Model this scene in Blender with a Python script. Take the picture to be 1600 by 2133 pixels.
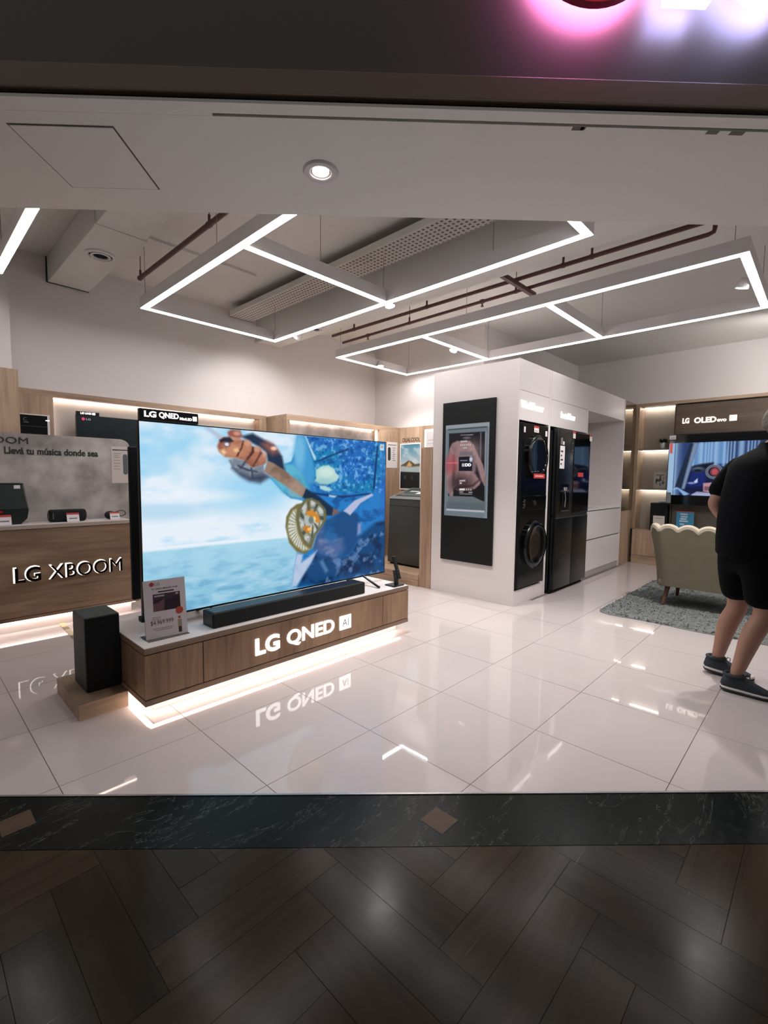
import bpy, bmesh, math, random
import numpy as np
from mathutils import Vector, Matrix

scene = bpy.context.scene
for o in list(bpy.data.objects):
    bpy.data.objects.remove(o)
random.seed(7)
PI = math.pi
Q2 = 2 ** 0.5

# ------------------------------------------------------------------ camera
cam_data = bpy.data.cameras.new('camera')
cam = bpy.data.objects.new('camera', cam_data)
scene.collection.objects.link(cam)
CAM = Vector((-0.4561, -2.4118, 1.3870))
_yaw, _pit, _rol = math.radians(43.588), math.radians(-4.209), math.radians(0.609)
_f = Vector((math.cos(_yaw) * math.cos(_pit), math.sin(_yaw) * math.cos(_pit), math.sin(_pit)))
_r = Vector((math.sin(_yaw), -math.cos(_yaw), 0))
_u = _r.cross(_f)
_r2 = math.cos(_rol) * _r + math.sin(_rol) * _u
_u2 = math.cos(_rol) * _u - math.sin(_rol) * _r
cam.matrix_world = Matrix(((_r2.x, _u2.x, -_f.x, CAM.x), (_r2.y, _u2.y, -_f.y, CAM.y), (_r2.z, _u2.z, -_f.z, CAM.z), (0, 0, 0, 1)))
cam_data.sensor_fit = 'HORIZONTAL'
cam_data.sensor_width = 36.0
cam_data.lens = 978.53 / 1600 * 36.0
cam_data.clip_start = 0.05
scene.camera = cam

# ------------------------------------------------------------------ world, exposure
w = bpy.data.worlds.new('mall_ambient')
scene.world = w
w.use_nodes = True
w.node_tree.nodes['Background'].inputs[0].default_value = (0.9, 0.86, 0.84, 1)
w.node_tree.nodes['Background'].inputs[1].default_value = 0.06
vs = scene.view_settings
vs.view_transform = 'Standard'
vs.look = 'None'
vs.exposure = 1.42
vs.gamma = 1.0
vs.use_curve_mapping = False
scene.cycles.max_bounces = 5
scene.cycles.use_light_tree = False
scene.cycles.diffuse_bounces = 3
scene.cycles.glossy_bounces = 3
scene.cycles.transmission_bounces = 4
scene.cycles.caustics_reflective = False
scene.cycles.caustics_refractive = False

LED = 8.2       # radiance of the pendant light diffusers
GLOW = 5.0       # radiance of the hidden LED tapes
SPOT_W = 30.0    # watts of a track spotlight
K = 2 ** -1.42    # picture brightness that shows as itself at this exposure

# ------------------------------------------------------------------ materials
def srgb(c):
    out = []
    for v in c:
        v = v / 255.0
        out.append(v / 12.92 if v <= 0.04045 else ((v + 0.055) / 1.055) ** 2.4)
    return out

MATS = {}
def mat(name, rgb, rough=0.5, metal=0.0, spec=0.5, bump=0.0, bscale=60.0, coat=0.0, var=0.0, vscale=8.0):
    if name in MATS:
        return MATS[name]
    m = bpy.data.materials.new(name)
    m.use_nodes = True
    nt = m.node_tree
    b = nt.nodes['Principled BSDF']
    c = srgb(rgb)
    b.inputs['Base Color'].default_value = (*c, 1)
    b.inputs['Roughness'].default_value = rough
    b.inputs['Metallic'].default_value = metal
    b.inputs['Specular IOR Level'].default_value = spec
    b.inputs['Coat Weight'].default_value = coat
    if bump or var:
        geo = nt.nodes.new('ShaderNodeNewGeometry')
        nz = nt.nodes.new('ShaderNodeTexNoise')
        nz.inputs['Scale'].default_value = bscale if bump else vscale
        nz.inputs['Detail'].default_value = 2
        nt.links.new(geo.outputs['Position'], nz.inputs['Vector'])
        if bump:
            bp = nt.nodes.new('ShaderNodeBump')
            bp.inputs['Strength'].default_value = bump
            bp.inputs['Distance'].default_value = 0.01
            nt.links.new(nz.outputs['Fac'], bp.inputs['Height'])
            nt.links.new(bp.outputs['Normal'], b.inputs['Normal'])
        if var:
            n2 = nt.nodes.new('ShaderNodeTexNoise')
            n2.inputs['Scale'].default_value = vscale
            n2.inputs['Detail'].default_value = 4
            nt.links.new(geo.outputs['Position'], n2.inputs['Vector'])
            cr = nt.nodes.new('ShaderNodeValToRGB')
            cr.color_ramp.elements[0].position = 0.3
            cr.color_ramp.elements[1].position = 0.7
            cr.color_ramp.elements[0].color = (*[v * (1 - var) for v in c], 1)
            cr.color_ramp.elements[1].color = (*[min(1, v * (1 + var)) for v in c], 1)
            nt.links.new(n2.outputs['Fac'], cr.inputs['Fac'])
            nt.links.new(cr.outputs['Color'], b.inputs['Base Color'])
    MATS[name] = m
    return m

def emit(name, rgb, strength, sample=True):
    if name in MATS:
        return MATS[name]
    m = bpy.data.materials.new(name)
    m.use_nodes = True
    nt = m.node_tree
    nt.nodes.remove(nt.nodes['Principled BSDF'])
    e = nt.nodes.new('ShaderNodeEmission')
    e.inputs['Color'].default_value = (*srgb(rgb), 1)
    e.inputs['Strength'].default_value = strength
    nt.links.new(e.outputs[0], nt.nodes['Material Output'].inputs['Surface'])
    if not sample:
        m.cycles.emission_sampling = 'NONE'
    MATS[name] = m
    return m

def wood(name, light, dark, axis, rough=0.45, fine=26.0):
    """oak laminate; grain runs along axis 0=x 1=y 2=z (world)"""
    if name in MATS:
        return MATS[name]
    m = bpy.data.materials.new(name)
    m.use_nodes = True
    nt = m.node_tree
    b = nt.nodes['Principled BSDF']
    geo = nt.nodes.new('ShaderNodeNewGeometry')
    mp = nt.nodes.new('ShaderNodeMapping')
    sc = [fine, fine, fine]
    sc[axis] = 1.6
    mp.inputs['Scale'].default_value = sc
    nt.links.new(geo.outputs['Position'], mp.inputs['Vector'])
    nz = nt.nodes.new('ShaderNodeTexNoise')
    nz.inputs['Scale'].default_value = 1.0
    nz.inputs['Detail'].default_value = 4
    nz.inputs['Roughness'].default_value = 0.62
    nz.inputs['Distortion'].default_value = 0.5
    nt.links.new(mp.outputs['Vector'], nz.inputs['Vector'])
    mp2 = nt.nodes.new('ShaderNodeMapping')
    sc2 = [5.0, 5.0, 5.0]
    sc2[axis] = 0.9
    mp2.inputs['Scale'].default_value = sc2
    nt.links.new(geo.outputs['Position'], mp2.inputs['Vector'])
    n2 = nt.nodes.new('ShaderNodeTexNoise')
    n2.inputs['Scale'].default_value = 1.0
    n2.inputs['Detail'].default_value = 3
    nt.links.new(mp2.outputs['Vector'], n2.inputs['Vector'])
    mx = nt.nodes.new('ShaderNodeMath')
    mx.operation = 'ADD'
    nt.links.new(nz.outputs['Fac'], mx.inputs[0])
    nt.links.new(n2.outputs['Fac'], mx.inputs[1])
    hf = nt.nodes.new('ShaderNodeMath')
    hf.operation = 'MULTIPLY'
    hf.inputs[1].default_value = 0.5
    nt.links.new(mx.outputs[0], hf.inputs[0])
    cr = nt.nodes.new('ShaderNodeValToRGB')
    cr.color_ramp.elements[0].position = 0.32
    cr.color_ramp.elements[1].position = 0.64
    cr.color_ramp.elements[0].color = (*srgb(dark), 1)
    cr.color_ramp.elements[1].color = (*srgb(light), 1)
    nt.links.new(hf.outputs[0], cr.inputs['Fac'])
    nt.links.new(cr.outputs['Color'], b.inputs['Base Color'])
    b.inputs['Roughness'].default_value = rough
    b.inputs['Specular IOR Level'].default_value = 0.35
    MATS[name] = m
    return m

OAK_L, OAK_D = (194, 168, 143), (142, 115, 93)
oak_x = wood('oak_grain_x', OAK_L, OAK_D, 0)
oak_y = wood('oak_grain_y', OAK_L, OAK_D, 1)
oak_z = wood('oak_grain_z', OAK_L, OAK_D, 2)
oak_hx = wood('oak_counter', (170, 142, 116), (94, 72, 54), 0, fine=16)
oak_bench = wood('oak_bench', (172, 140, 112), (118, 90, 69), 2)  # oak tone darkened for the shade on the bench front
oak_edge = wood('oak_edge', (158, 134, 112), (116, 95, 78), 0, fine=30)
brown_y = wood('walnut_fascia', (112, 97, 82), (80, 68, 57), 1)
white_paint = mat('white_paint', (230, 225, 223), 0.7)
ceil_paint = mat('ceiling_paint', (226, 224, 219), 0.8)
soffit_paint = mat('soffit_paint', (244, 241, 235), 0.75)
white_lam = mat('white_laminate', (222, 215, 213), 0.42)
white_gloss = mat('white_gloss', (232, 228, 226), 0.2)
metal_white = mat('white_metal', (226, 222, 222), 0.4)
black_pl = mat('black_plastic', (22, 27, 28), 0.38)
black_gl = mat('black_gloss', (7, 9, 10), 0.06)
black_matte = mat('black_matte', (20, 25, 26), 0.7)
dark_gap = mat('dark_gap', (16, 15, 14), 0.9)
grey_metal = mat('grey_metal', (150, 150, 150), 0.35, metal=0.9)
chrome = mat('chrome', (210, 210, 210), 0.12, metal=1.0)
red_print = mat('red_print', (196, 62, 52), 0.5)
white_card = mat('white_card', (232, 226, 226), 0.45)
grey_print = mat('grey_print', (120, 116, 116), 0.6)
dark_print = mat('dark_print', (42, 42, 44), 0.5)
pipe_red = mat('pipe_red', (92, 58, 56), 0.5)
concrete = mat('concrete_print', (166, 160, 156), 0.6, var=0.5, vscale=4.5)
led_mat = emit('led_diffuser', (255, 250, 250), LED)
glow_warm = emit('led_tape_warm', (255, 232, 218), GLOW)
glow_white = emit('led_tape_white', (255, 246, 236), GLOW)
letter_lit = emit('letter_lit', (255, 250, 248), 1.25, sample=False)
letter_warm = emit('letter_warm', (255, 238, 226), 1.0, sample=False)

# ------------------------------------------------------------------ geometry helpers
def fn(s, n, z):
    """shop-front frame: s along the front, n into the shop"""
    return ((s + n) / Q2, (n - s) / Q2, z)

class G:
    def __init__(self):
        self.v = []
        self.f = []
    def add(self, vs_, fs_):
        b = len(self.v)
        self.v += [tuple(p) for p in vs_]
        self.f += [tuple(i + b for i in q) for q in fs_]
        return self
    def box(self, x0, x1, y0, y1, z0, z1, bev=0.0, seg=2, tr=None):
        vs_ = [(x0, y0, z0), (x1, y0, z0), (x1, y1, z0), (x0, y1, z0), (x0, y0, z1), (x1, y0, z1), (x1, y1, z1), (x0, y1, z1)]
        fs_ = [(0, 3, 2, 1), (4, 5, 6, 7), (0, 1, 5, 4), (1, 2, 6, 5), (2, 3, 7, 6), (3, 0, 4, 7)]
        if bev > 0:
            bm = bmesh.new()
            bv = [bm.verts.new(p) for p in vs_]
            for q in fs_:
                bm.faces.new([bv[i] for i in q])
            bmesh.ops.bevel(bm, geom=list(bm.edges), offset=bev, segments=seg, profile=0.5, affect='EDGES')
            bm.verts.index_update()
            vs_ = [tuple(p.co) for p in bm.verts]
            fs_ = [tuple(p.index for p in q.verts) for q in bm.faces]
            bm.free()
        if tr:
            vs_ = [tr(*p) for p in vs_]
        return self.add(vs_, fs_)
    def fbox(self, s0, s1, n0, n1, z0, z1, bev=0.0):
        return self.box(s0, s1, n0, n1, z0, z1, bev, tr=fn)
    def prism(self, pts, vec):
        """pts: planar polygon (3d), extruded along vec"""
        k = len(pts)
        vec = Vector(vec)
        P = [Vector(p) for p in pts]
        nrm = Vector((0, 0, 0))
        for i in range(k):
            a, b_ = P[i], P[(i + 1) % k]
            nrm += a.cross(b_)
        if nrm.dot(vec) > 0:
            P = P[::-1]
        top = [p + vec for p in P]
        fs_ = [tuple(range(k)), tuple(range(2 * k - 1, k - 1, -1))]
        for i in range(k):
            j = (i + 1) % k
            fs_.append((j, i, i + k, j + k))
        return self.add(P + top, fs_)
    def cyl(self, p0, p1, r0, r1=None, seg=20, caps=True):
        r1 = r0 if r1 is None else r1
        p0, p1 = Vector(p0), Vector(p1)
        d = (p1 - p0).normalized()
        a = d.orthogonal().normalized()
        b = d.cross(a)
        vs_ = []
        for p, r in ((p0, r0), (p1, r1)):
            for i in range(seg):
                t = 2 * PI * i / seg
                vs_.append(p + (a * math.cos(t) + b * math.sin(t)) * r)
        fs_ = [(i, (i + 1) % seg, seg + (i + 1) % seg, seg + i) for i in range(seg)]
        if caps:
            fs_ += [tuple(range(seg - 1, -1, -1)), tuple(range(seg, 2 * seg))]
        return self.add(vs_, fs_)
    def lathe(self, prof, c=(0, 0, 0), ax=(0, 0, 1), seg=32):
        """prof: [(radius, height)] along axis ax from c"""
        c, d = Vector(c), Vector(ax).normalized()
        a = d.orthogonal().normalized()
        b = d.cross(a)
        vs_ = []
        for r, h in prof:
            for i in range(seg):
                t = 2 * PI * i / seg
                vs_.append(c + d * h + (a * math.cos(t) + b * math.sin(t)) * max(r, 1e-4))
        fs_ = []
        for k in range(len(prof) - 1):
            for i in range(seg):
                j = (i + 1) % seg
                fs_.append((k * seg + i, k * seg + j, (k + 1) * seg + j, (k + 1) * seg + i))
        return self.add(vs_, fs_)
    def ball(self, c, rad, nu=20, nv=12):
        rx, ry, rz = rad if isinstance(rad, (tuple, list)) else (rad,) * 3
        prof = []
        vs_, fs_ = [], []
        for k in range(nv + 1):
            ph = PI * k / nv
            for i in range(nu):
                t = 2 * PI * i / nu
                vs_.append((c[0] + rx * math.sin(ph) * math.cos(t), c[1] + ry * math.sin(ph) * math.sin(t), c[2] + rz * math.cos(ph)))
        for k in range(nv):
            for i in range(nu):
                j = (i + 1) % nu
                fs_.append((k * nu + i, (k + 1) * nu + i, (k + 1) * nu + j, k * nu + j))
        return self.add(vs_, fs_)
    def tube(self, pts, r, seg=10):
        P = [Vector(p) for p in pts]
        vs_, fs_ = [], []
        prev = None
        for i, p in enumerate(P):
            d = (P[min(i + 1, len(P) - 1)] - P[max(i - 1, 0)]).normalized()
            a = (d.orthogonal() if prev is None else (prev - d * prev.dot(d))).normalized()
            prev = a
            b = d.cross(a)
            for k in range(seg):
                t = 2 * PI * k / seg
                vs_.append(p + (a * math.cos(t) + b * math.sin(t)) * r)
        for i in range(len(P) - 1):
            for k in range(seg):
                j = (k + 1) % seg
                fs_.append((i * seg + k, i * seg + j, (i + 1) * seg + j, (i + 1) * seg + k))
        fs_ += [tuple(range(seg - 1, -1, -1)), tuple(range((len(P) - 1) * seg, len(P) * seg))]
        return self.add(vs_, fs_)
    def quad(self, *p):
        return self.add(p, [tuple(range(len(p)))])

def mesh_of(g, smooth=None, loc=(0, 0, 0)):
    me = bpy.data.meshes.new('mesh')
    L = Vector(loc)
    me.from_pydata([tuple(Vector(p) - L) for p in g.v], [], g.f)
    me.update()
    if smooth is not None:
        me.polygons.foreach_set('use_smooth', [True] * len(me.polygons))
        me.set_sharp_from_angle(angle=math.radians(smooth))
    return me

def obj(name, g, m, parent=None, loc=None, smooth=None, label=None):
    """g in world coordinates -> one mesh object"""
    if parent is not None:
        loc = PLOC[parent.name]
    elif loc is None:
        a = np.array(g.v)
        loc = (float((a[:, 0].min() + a[:, 0].max()) / 2), float((a[:, 1].min() + a[:, 1].max()) / 2), float(a[:, 2].min()))
    me = g if isinstance(g, bpy.types.Mesh) else mesh_of(g, smooth, loc)
    me.name = name
    if m is not None:
        me.materials.clear()
        me.materials.append(m)
    o = bpy.data.objects.new(name, me)
    scene.collection.objects.link(o)
    if parent is not None:
        o.parent = parent
    else:
        o.location = loc
    PLOC[o.name] = tuple(loc)
    if label:
        o['label'] = label
    return o

PLOC = {}
def thing(name, label, cat, loc, group=None):
    o = bpy.data.objects.new(name, None)
    o.empty_display_size = 0.1
    scene.collection.objects.link(o)
    o.location = loc
    PLOC[o.name] = tuple(loc)
    o['label'] = label
    o['category'] = cat
    if group:
        o['group'] = group
    return o

def tag(o, label, cat, group=None):
    o['label'] = label
    o['category'] = cat
    if group:
        o['group'] = group
    return o

def struct(name, g, m, label=None, parent=None, smooth=None):
    o = obj(name, g, m, parent=parent, smooth=smooth)
    if parent is None:
        o['kind'] = 'structure'
        if label:
            o['label'] = label
    return o

def copy_tree(o, dx, parent=None):
    c = o.copy()
    scene.collection.objects.link(c)
    if parent is None:
        c.location = Vector(o.location) + Vector(dx)
        PLOC[c.name] = tuple(c.location)
    else:
        c.parent = parent
    for ch in list(o.children):
        copy_tree(ch, dx, c)
    return c

def text_geo(body, O, ax, nrm, width, height, depth=0.003, bold=0.0, shear=0.0):
    """lettering fitted to width x height; O lower left corner; ax reading direction; nrm towards the viewer"""
    cu = bpy.data.curves.new('t', 'FONT')
    cu.body = body
    cu.size = 1.0
    cu.extrude = 0.01
    cu.offset = bold
    cu.resolution_u = 4
    cu.shear = shear
    to = bpy.data.objects.new('t', cu)
    scene.collection.objects.link(to)
    bpy.context.view_layer.update()
    me = bpy.data.meshes.new_from_object(to.evaluated_get(bpy.context.evaluated_depsgraph_get()))
    vs_ = np.array([tuple(p.co) for p in me.vertices])
    fs_ = [tuple(p.vertices) for p in me.polygons]
    bpy.data.objects.remove(to)
    bpy.data.curves.remove(cu)
    bpy.data.meshes.remove(me)
    mn, mx = vs_.min(0), vs_.max(0)
    O, ax, nrm = Vector(O), Vector(ax), Vector(nrm)
    g = G()
    out = []
    for p in vs_:
        a = (p[0] - mn[0]) / (mx[0] - mn[0]) * width
        b = (p[1] - mn[1]) / (mx[1] - mn[1]) * height
        c = (p[2] - mn[2]) / (mx[2] - mn[2]) * depth
        out.append(O + ax * a + Vector((0, 0, b)) + nrm * c)
    g.add(out, fs_)
    return g

XP, YM, XM = (1, 0, 0), (0, -1, 0), (-1, 0, 0)
def text_x(body, x0, x1, y, z0, z1, **k):      # on a face looking towards -y
    return text_geo(body, (x0, y, z0), XP, YM, x1 - x0, z1 - z0, **k)
def text_y(body, x, y0, y1, z0, z1, **k):      # on a face looking towards -x, reading y0 -> y1 (y0 > y1)
    return text_geo(body, (x, y0, z0), YM, XM, y0 - y1, z1 - z0, **k)

# ------------------------------------------------------------------ painted screens (colour per vertex)
class Paint:
    def __init__(self, nu, nv, aspect):
        self.nu, self.nv, self.asp = nu, nv, aspect
        self.U, self.V = np.meshgrid(np.linspace(0, 1, nu), np.linspace(0, 1, nv))
        self.img = np.zeros((nv, nu, 3))
        self.rng = np.random.default_rng(5)
    def noise(self, cells, seed=0, su=1.0, sv=1.0):
        rng = np.random.default_rng(seed)
        out = np.zeros_like(self.U)
        amp, tot = 1.0, 0.0
        for o in range(4):
            k = cells * 2 ** o
            cu, cv = int(k * su) + 2, int(k * sv) + 2
            t = rng.random((cv + 1, cu + 1))
            x, y = self.U * (cu - 1), self.V * (cv - 1)
            i, j = x.astype(int), y.astype(int)
            fx, fy = x - i, y - j
            fx, fy = fx * fx * (3 - 2 * fx), fy * fy * (3 - 2 * fy)
            out += amp * ((t[j, i] * (1 - fx) + t[j, i + 1] * fx) * (1 - fy) + (t[j + 1, i] * (1 - fx) + t[j + 1, i + 1] * fx) * fy)
            tot += amp
            amp *= 0.55
        return out / tot
    def mask(self, pts, soft=0.006):
        X, Y = self.U * self.asp, self.V
        P = [(p[0] * self.asp, p[1]) for p in pts]
        d = np.full(X.shape, 1e9)
        ins = np.zeros(X.shape, bool)
        n = len(P)
        for i in range(n):
            (x0, y0), (x1, y1) = P[i], P[(i + 1) % n]
            ex, ey = x1 - x0, y1 - y0
            L = ex * ex + ey * ey + 1e-12
            t = np.clip(((X - x0) * ex + (Y - y0) * ey) / L, 0, 1)
            d = np.minimum(d, (X - x0 - t * ex) ** 2 + (Y - y0 - t * ey) ** 2)
            if y0 != y1:
                c = ((y0 > Y) != (y1 > Y)) & (X < (x1 - x0) * (Y - y0) / (y1 - y0) + x0)
                ins ^= c
        d = np.sqrt(d)
        sd = np.where(ins, -d, d)
        a = np.clip(0.5 - sd / (2 * soft), 0, 1)
        return a
    def fill(self, m, col, op=1.0):
        col = np.array(col, float)
        a = (m * op)[..., None]
        self.img = self.img * (1 - a) + a * col
    def poly(self, pts, col, soft=0.006, op=1.0):
        self.fill(self.mask(pts, soft), col, op)
    def ell(self, c, r, col, soft=0.1, op=1.0):
        q = np.sqrt(((self.U - c[0]) / r[0]) ** 2 + ((self.V - c[1]) / r[1]) ** 2)
        self.fill(np.clip((1 - q) / soft + 0.5, 0, 1), col, op)
    def mesh(self, O, ax, up, loc):
        """grid plane with the painting as a colour attribute"""
        O, ax, up, loc = Vector(O), Vector(ax), Vector(up), Vector(loc)
        nu, nv = self.nu, self.nv
        me = bpy.data.meshes.new('screen')
        uu, vv = self.U.ravel(), self.V.ravel()
        base = np.array(O - loc)
        co = base[None] + uu[:, None] * np.array(ax)[None] + vv[:, None] * np.array(up)[None]
        idx = np.arange(nu * nv).reshape(nv, nu)
        q = np.stack([idx[:-1, :-1], idx[:-1, 1:], idx[1:, 1:], idx[1:, :-1]], -1).reshape(-1, 4)
        me.from_pydata(co.tolist(), [], q.tolist())
        me.update()
        at = me.color_attributes.new('picture', 'FLOAT_COLOR', 'POINT')
        c = np.clip(self.img.reshape(-1, 3) / 255.0, 0, 1)
        lin = np.where(c <= 0.04045, c / 12.92, ((c + 0.055) / 1.055) ** 2.4)
        at.data.foreach_set('color', np.concatenate([lin, np.ones((len(lin), 1))], 1).ravel().astype(np.float32))
        return me

def picture_mat(name, strength):
    """lit picture (screen) when strength > 0, else a printed picture"""
    m = bpy.data.materials.new(name)
    m.use_nodes = True
    nt = m.node_tree
    b = nt.nodes['Principled BSDF']
    at = nt.nodes.new('ShaderNodeVertexColor')
    at.layer_name = 'picture'
    if strength > 0:
        strength *= K
        b.inputs['Base Color'].default_value = (0.01, 0.01, 0.01, 1)
        nt.links.new(at.outputs['Color'], b.inputs['Emission Color'])
        b.inputs['Emission Strength'].default_value = strength
        b.inputs['Roughness'].default_value = 0.25
        b.inputs['Specular IOR Level'].default_value = 0.2
        m.cycles.emission_sampling = 'NONE'
    else:
        nt.links.new(at.outputs['Color'], b.inputs['Base Color'])
        b.inputs['Roughness'].default_value = 0.4
    return m

# ================================================================== STRUCTURE
ZC, ZS = 3.50, 2.845           # ceiling, soffit behind the shop front
NB = 0.722                      # depth of the soffit's inner edge

# ---- porcelain floor
T = 0.65
def tile_material():
    m = mat('porcelain_tile', (203, 193, 191), 0.03)
    nt = m.node_tree
    b = nt.nodes['Principled BSDF']
    b.inputs['Specular IOR Level'].default_value = 0.62
    geo = nt.nodes.new('ShaderNodeNewGeometry')
    nz = nt.nodes.new('ShaderNodeTexNoise')
    nz.inputs['Scale'].default_value = 3.2
    nz.inputs['Detail'].default_value = 1.5
    nt.links.new(geo.outputs['Position'], nz.inputs['Vector'])
    bp = nt.nodes.new('ShaderNodeBump')
    bp.inputs['Strength'].default_value = 0.002
    bp.inputs['Distance'].default_value = 0.02
    nt.links.new(nz.outputs['Fac'], bp.inputs['Height'])
    nt.links.new(bp.outputs['Normal'], b.inputs['Normal'])
    return m
tile_m = tile_material()
grout = mat('grout', (126, 118, 114), 0.8)

def clip_half(poly, f):
    """keep the part of a 2d polygon with f(p) >= 0 (f linear)"""
    out = []
    for i in range(len(poly)):
        a, b = poly[i], poly[(i + 1) % len(poly)]
        fa, fb = f(a), f(b)
        if fa >= 0:
            out.append(a)
        if (fa >= 0) != (fb >= 0):
            t = fa / (fa - fb)
            out.append((a[0] + (b[0] - a[0]) * t, a[1] + (b[1] - a[1]) * t))
    return out

room = [(-2.0, 1.90), (4.2, -4.3), (8.55, -4.3), (8.55, 3.3), (-2.0, 3.3)]
g = G().prism([(x, y, -0.02) for x, y in room], (0, 0, 0.0165))
floor = struct('floor', g, grout, 'polished white porcelain shop floor')
rt = random.Random(3)
for i in range(-4, 14):
    for j in range(-7, 6):
        x0, y0 = i * T, j * T
        cx, cy = x0 + T / 2, y0 + T / 2
        if cx > 8.6 or cy > 3.35 or cy < -4.3 or cx < -2.0:
            continue
        if 4.5 < cx < 7.9 and 0.3 < cy < 1.1 or (cx > 5.2 and cy > 1.1):
            continue
        d = Vector((cx - CAM.x, cy - CAM.y))
        ang = math.degrees(math.atan2(d.y, d.x)) - 43.6
        if abs(ang) > 52 and d.length > 1.6:
            continue
        h = 0.0016
        p = [(x0 + h, y0 + h), (x0 + T - h, y0 + h), (x0 + T - h, y0 + T - h), (x0 + h, y0 + T - h)]
        p = clip_half(p, lambda q: (q[0] + q[1]) / Q2 + 0.056)
        p = clip_half(p, lambda q: 8.5 - q[0])
        p = clip_half(p, lambda q: 3.27 - q[1])
        if len(p) < 3:
            continue
        tx, ty = rt.uniform(-1, 1) * 0.0009, rt.uniform(-1, 1) * 0.0009
        gg = G().prism([(x, y, -0.004) for x, y in p], (0, 0, 0.004))
        k = len(p)
        gg.v = gg.v[:k] + [(a, b, 0.0 + (a - cx) * tx + (b - cy) * ty) for a, b, c in gg.v[k:]]
        obj('tile', gg, tile_m, parent=floor)

# ---- threshold of black marble with inlays
def marble_mat():
    m = bpy.data.materials.new('black_marble')
    m.use_nodes = True
    nt = m.node_tree
    b = nt.nodes['Principled BSDF']
    geo = nt.nodes.new('ShaderNodeNewGeometry')
    nz = nt.nodes.new('ShaderNodeTexNoise')
    nz.inputs['Scale'].default_value = 1.7
    nz.inputs['Detail'].default_value = 8
    nz.inputs['Roughness'].default_value = 0.65
    nz.inputs['Distortion'].default_value = 1.6
    mp = nt.nodes.new('ShaderNodeMapping')
    mp.inputs['Rotation'].default_value = (0, 0, 0.5)
    mp.inputs['Scale'].default_value = (1.0, 3.4, 1)
    nt.links.new(geo.outputs['Position'], mp.inputs['Vector'])
    nt.links.new(mp.outputs['Vector'], nz.inputs['Vector'])
    cr = nt.nodes.new('ShaderNodeValToRGB')
    e = cr.color_ramp.elements
    e[0].position = 0.0
    e[0].color = (*srgb((13, 19, 18)), 1)
    e[1].position = 1.0
    e[1].color = (*srgb((17, 24, 23)), 1)
    for pos, col in ((0.555, (14, 20, 19)), (0.560, (104, 108, 102)), (0.564, (15, 21, 20)), (0.72, (20, 28, 26))):
        q = e.new(pos)
        q.color = (*srgb(col), 1)
    nt.links.new(nz.outputs['Fac'], cr.inputs['Fac'])
    nt.links.new(cr.outputs['Color'], b.inputs['Base Color'])
    n2 = nt.nodes.new('ShaderNodeTexNoise')
    n2.inputs['Scale'].default_value = 30
    n2.inputs['Detail'].default_value = 6
    nt.links.new(geo.outputs['Position'], n2.inputs['Vector'])
    mr = nt.nodes.new('ShaderNodeMapRange')
    mr.inputs['To Min'].default_value = 0.16
    mr.inputs['To Max'].default_value = 0.34
    nt.links.new(n2.outputs['Fac'], mr.inputs['Value'])
    nt.links.new(mr.outputs['Result'], b.inputs['Roughness'])
    b.inputs['Specular IOR Level'].default_value = 0.1
    return m
thr = struct('threshold', G().fbox(-3.4, 6.4, -0.357, -0.068, -0.05, 0.0), marble_mat(), 'black veined marble threshold strip at the shop entrance')
struct('metal_edge', G().fbox(-3.4, 6.4, -0.068, -0.058, -0.04, 0.004), mat('alu_edge', (168, 164, 166), 0.25, metal=0.8), parent=thr)
inlay = mat('brown_inlay', (84, 68, 54), 0.5, spec=0.15, var=0.12, vscale=20)
for x0, y0 in ((0.966, -1.39), (-0.225, -0.196), (2.16, -2.584)):
    obj('inlay', G().box(x0, x0 + 0.107, y0, y0 + 0.112, -0.03, 0.0012), inlay, parent=thr)

# ---- mall floor: herringbone of dark polished planks
def plank_mat(k):
    base = [(60, 50, 37), (54, 45, 34), (65, 53, 38), (51, 43, 33)][k]
    m = wood('mall_plank_%d' % k, base, [int(v * 0.66) for v in base], k % 2, rough=0.2, fine=14)
    nt = m.node_tree
    b = nt.nodes['Principled BSDF']
    b.inputs['Specular IOR Level'].default_value = 0.11
    geo = nt.nodes.new('ShaderNodeNewGeometry')
    n2 = nt.nodes.new('ShaderNodeTexNoise')
    n2.inputs['Scale'].default_value = 9
    n2.inputs['Detail'].default_value = 8
    n2.inputs['Roughness'].default_value = 0.7
    nt.links.new(geo.outputs['Position'], n2.inputs['Vector'])
    mr = nt.nodes.new('ShaderNodeMapRange')
    mr.inputs['To Min'].default_value = 0.12
    mr.inputs['To Max'].default_value = 0.26
    nt.links.new(n2.outputs['Fac'], mr.inputs['Value'])
    nt.links.new(mr.outputs['Result'], b.inputs['Roughness'])
    # scuffs and fine pale scratches
    mp = nt.nodes.new('ShaderNodeMapping')
    mp.inputs['Rotation'].default_value = (0, 0, 0.35 + k * 0.8)
    mp.inputs['Scale'].default_value = (1.2, 26, 1)
    nt.links.new(geo.outputs['Position'], mp.inputs['Vector'])
    n3 = nt.nodes.new('ShaderNodeTexNoise')
    n3.inputs['Scale'].default_value = 2.2
    n3.inputs['Detail'].default_value = 4
    nt.links.new(mp.outputs['Vector'], n3.inputs['Vector'])
    r3 = nt.nodes.new('ShaderNodeMapRange')
    r3.inputs['From Min'].default_value = 0.70
    r3.inputs['From Max'].default_value = 0.76
    r3.inputs['To Max'].default_value = 0.45
    nt.links.new(n3.outputs['Fac'], r3.inputs['Value'])
    mx = nt.nodes.new('ShaderNodeMix')
    mx.data_type = 'RGBA'
    src = b.inputs['Base Color'].links[0].from_socket
    nt.links.new(r3.outputs['Result'], mx.inputs[0])
    nt.links.new(src, mx.inputs[6])
    mx.inputs[7].default_value = (*srgb((128, 118, 100)), 1)
    nt.links.new(mx.outputs[2], b.inputs['Base Color'])
    return m
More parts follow.
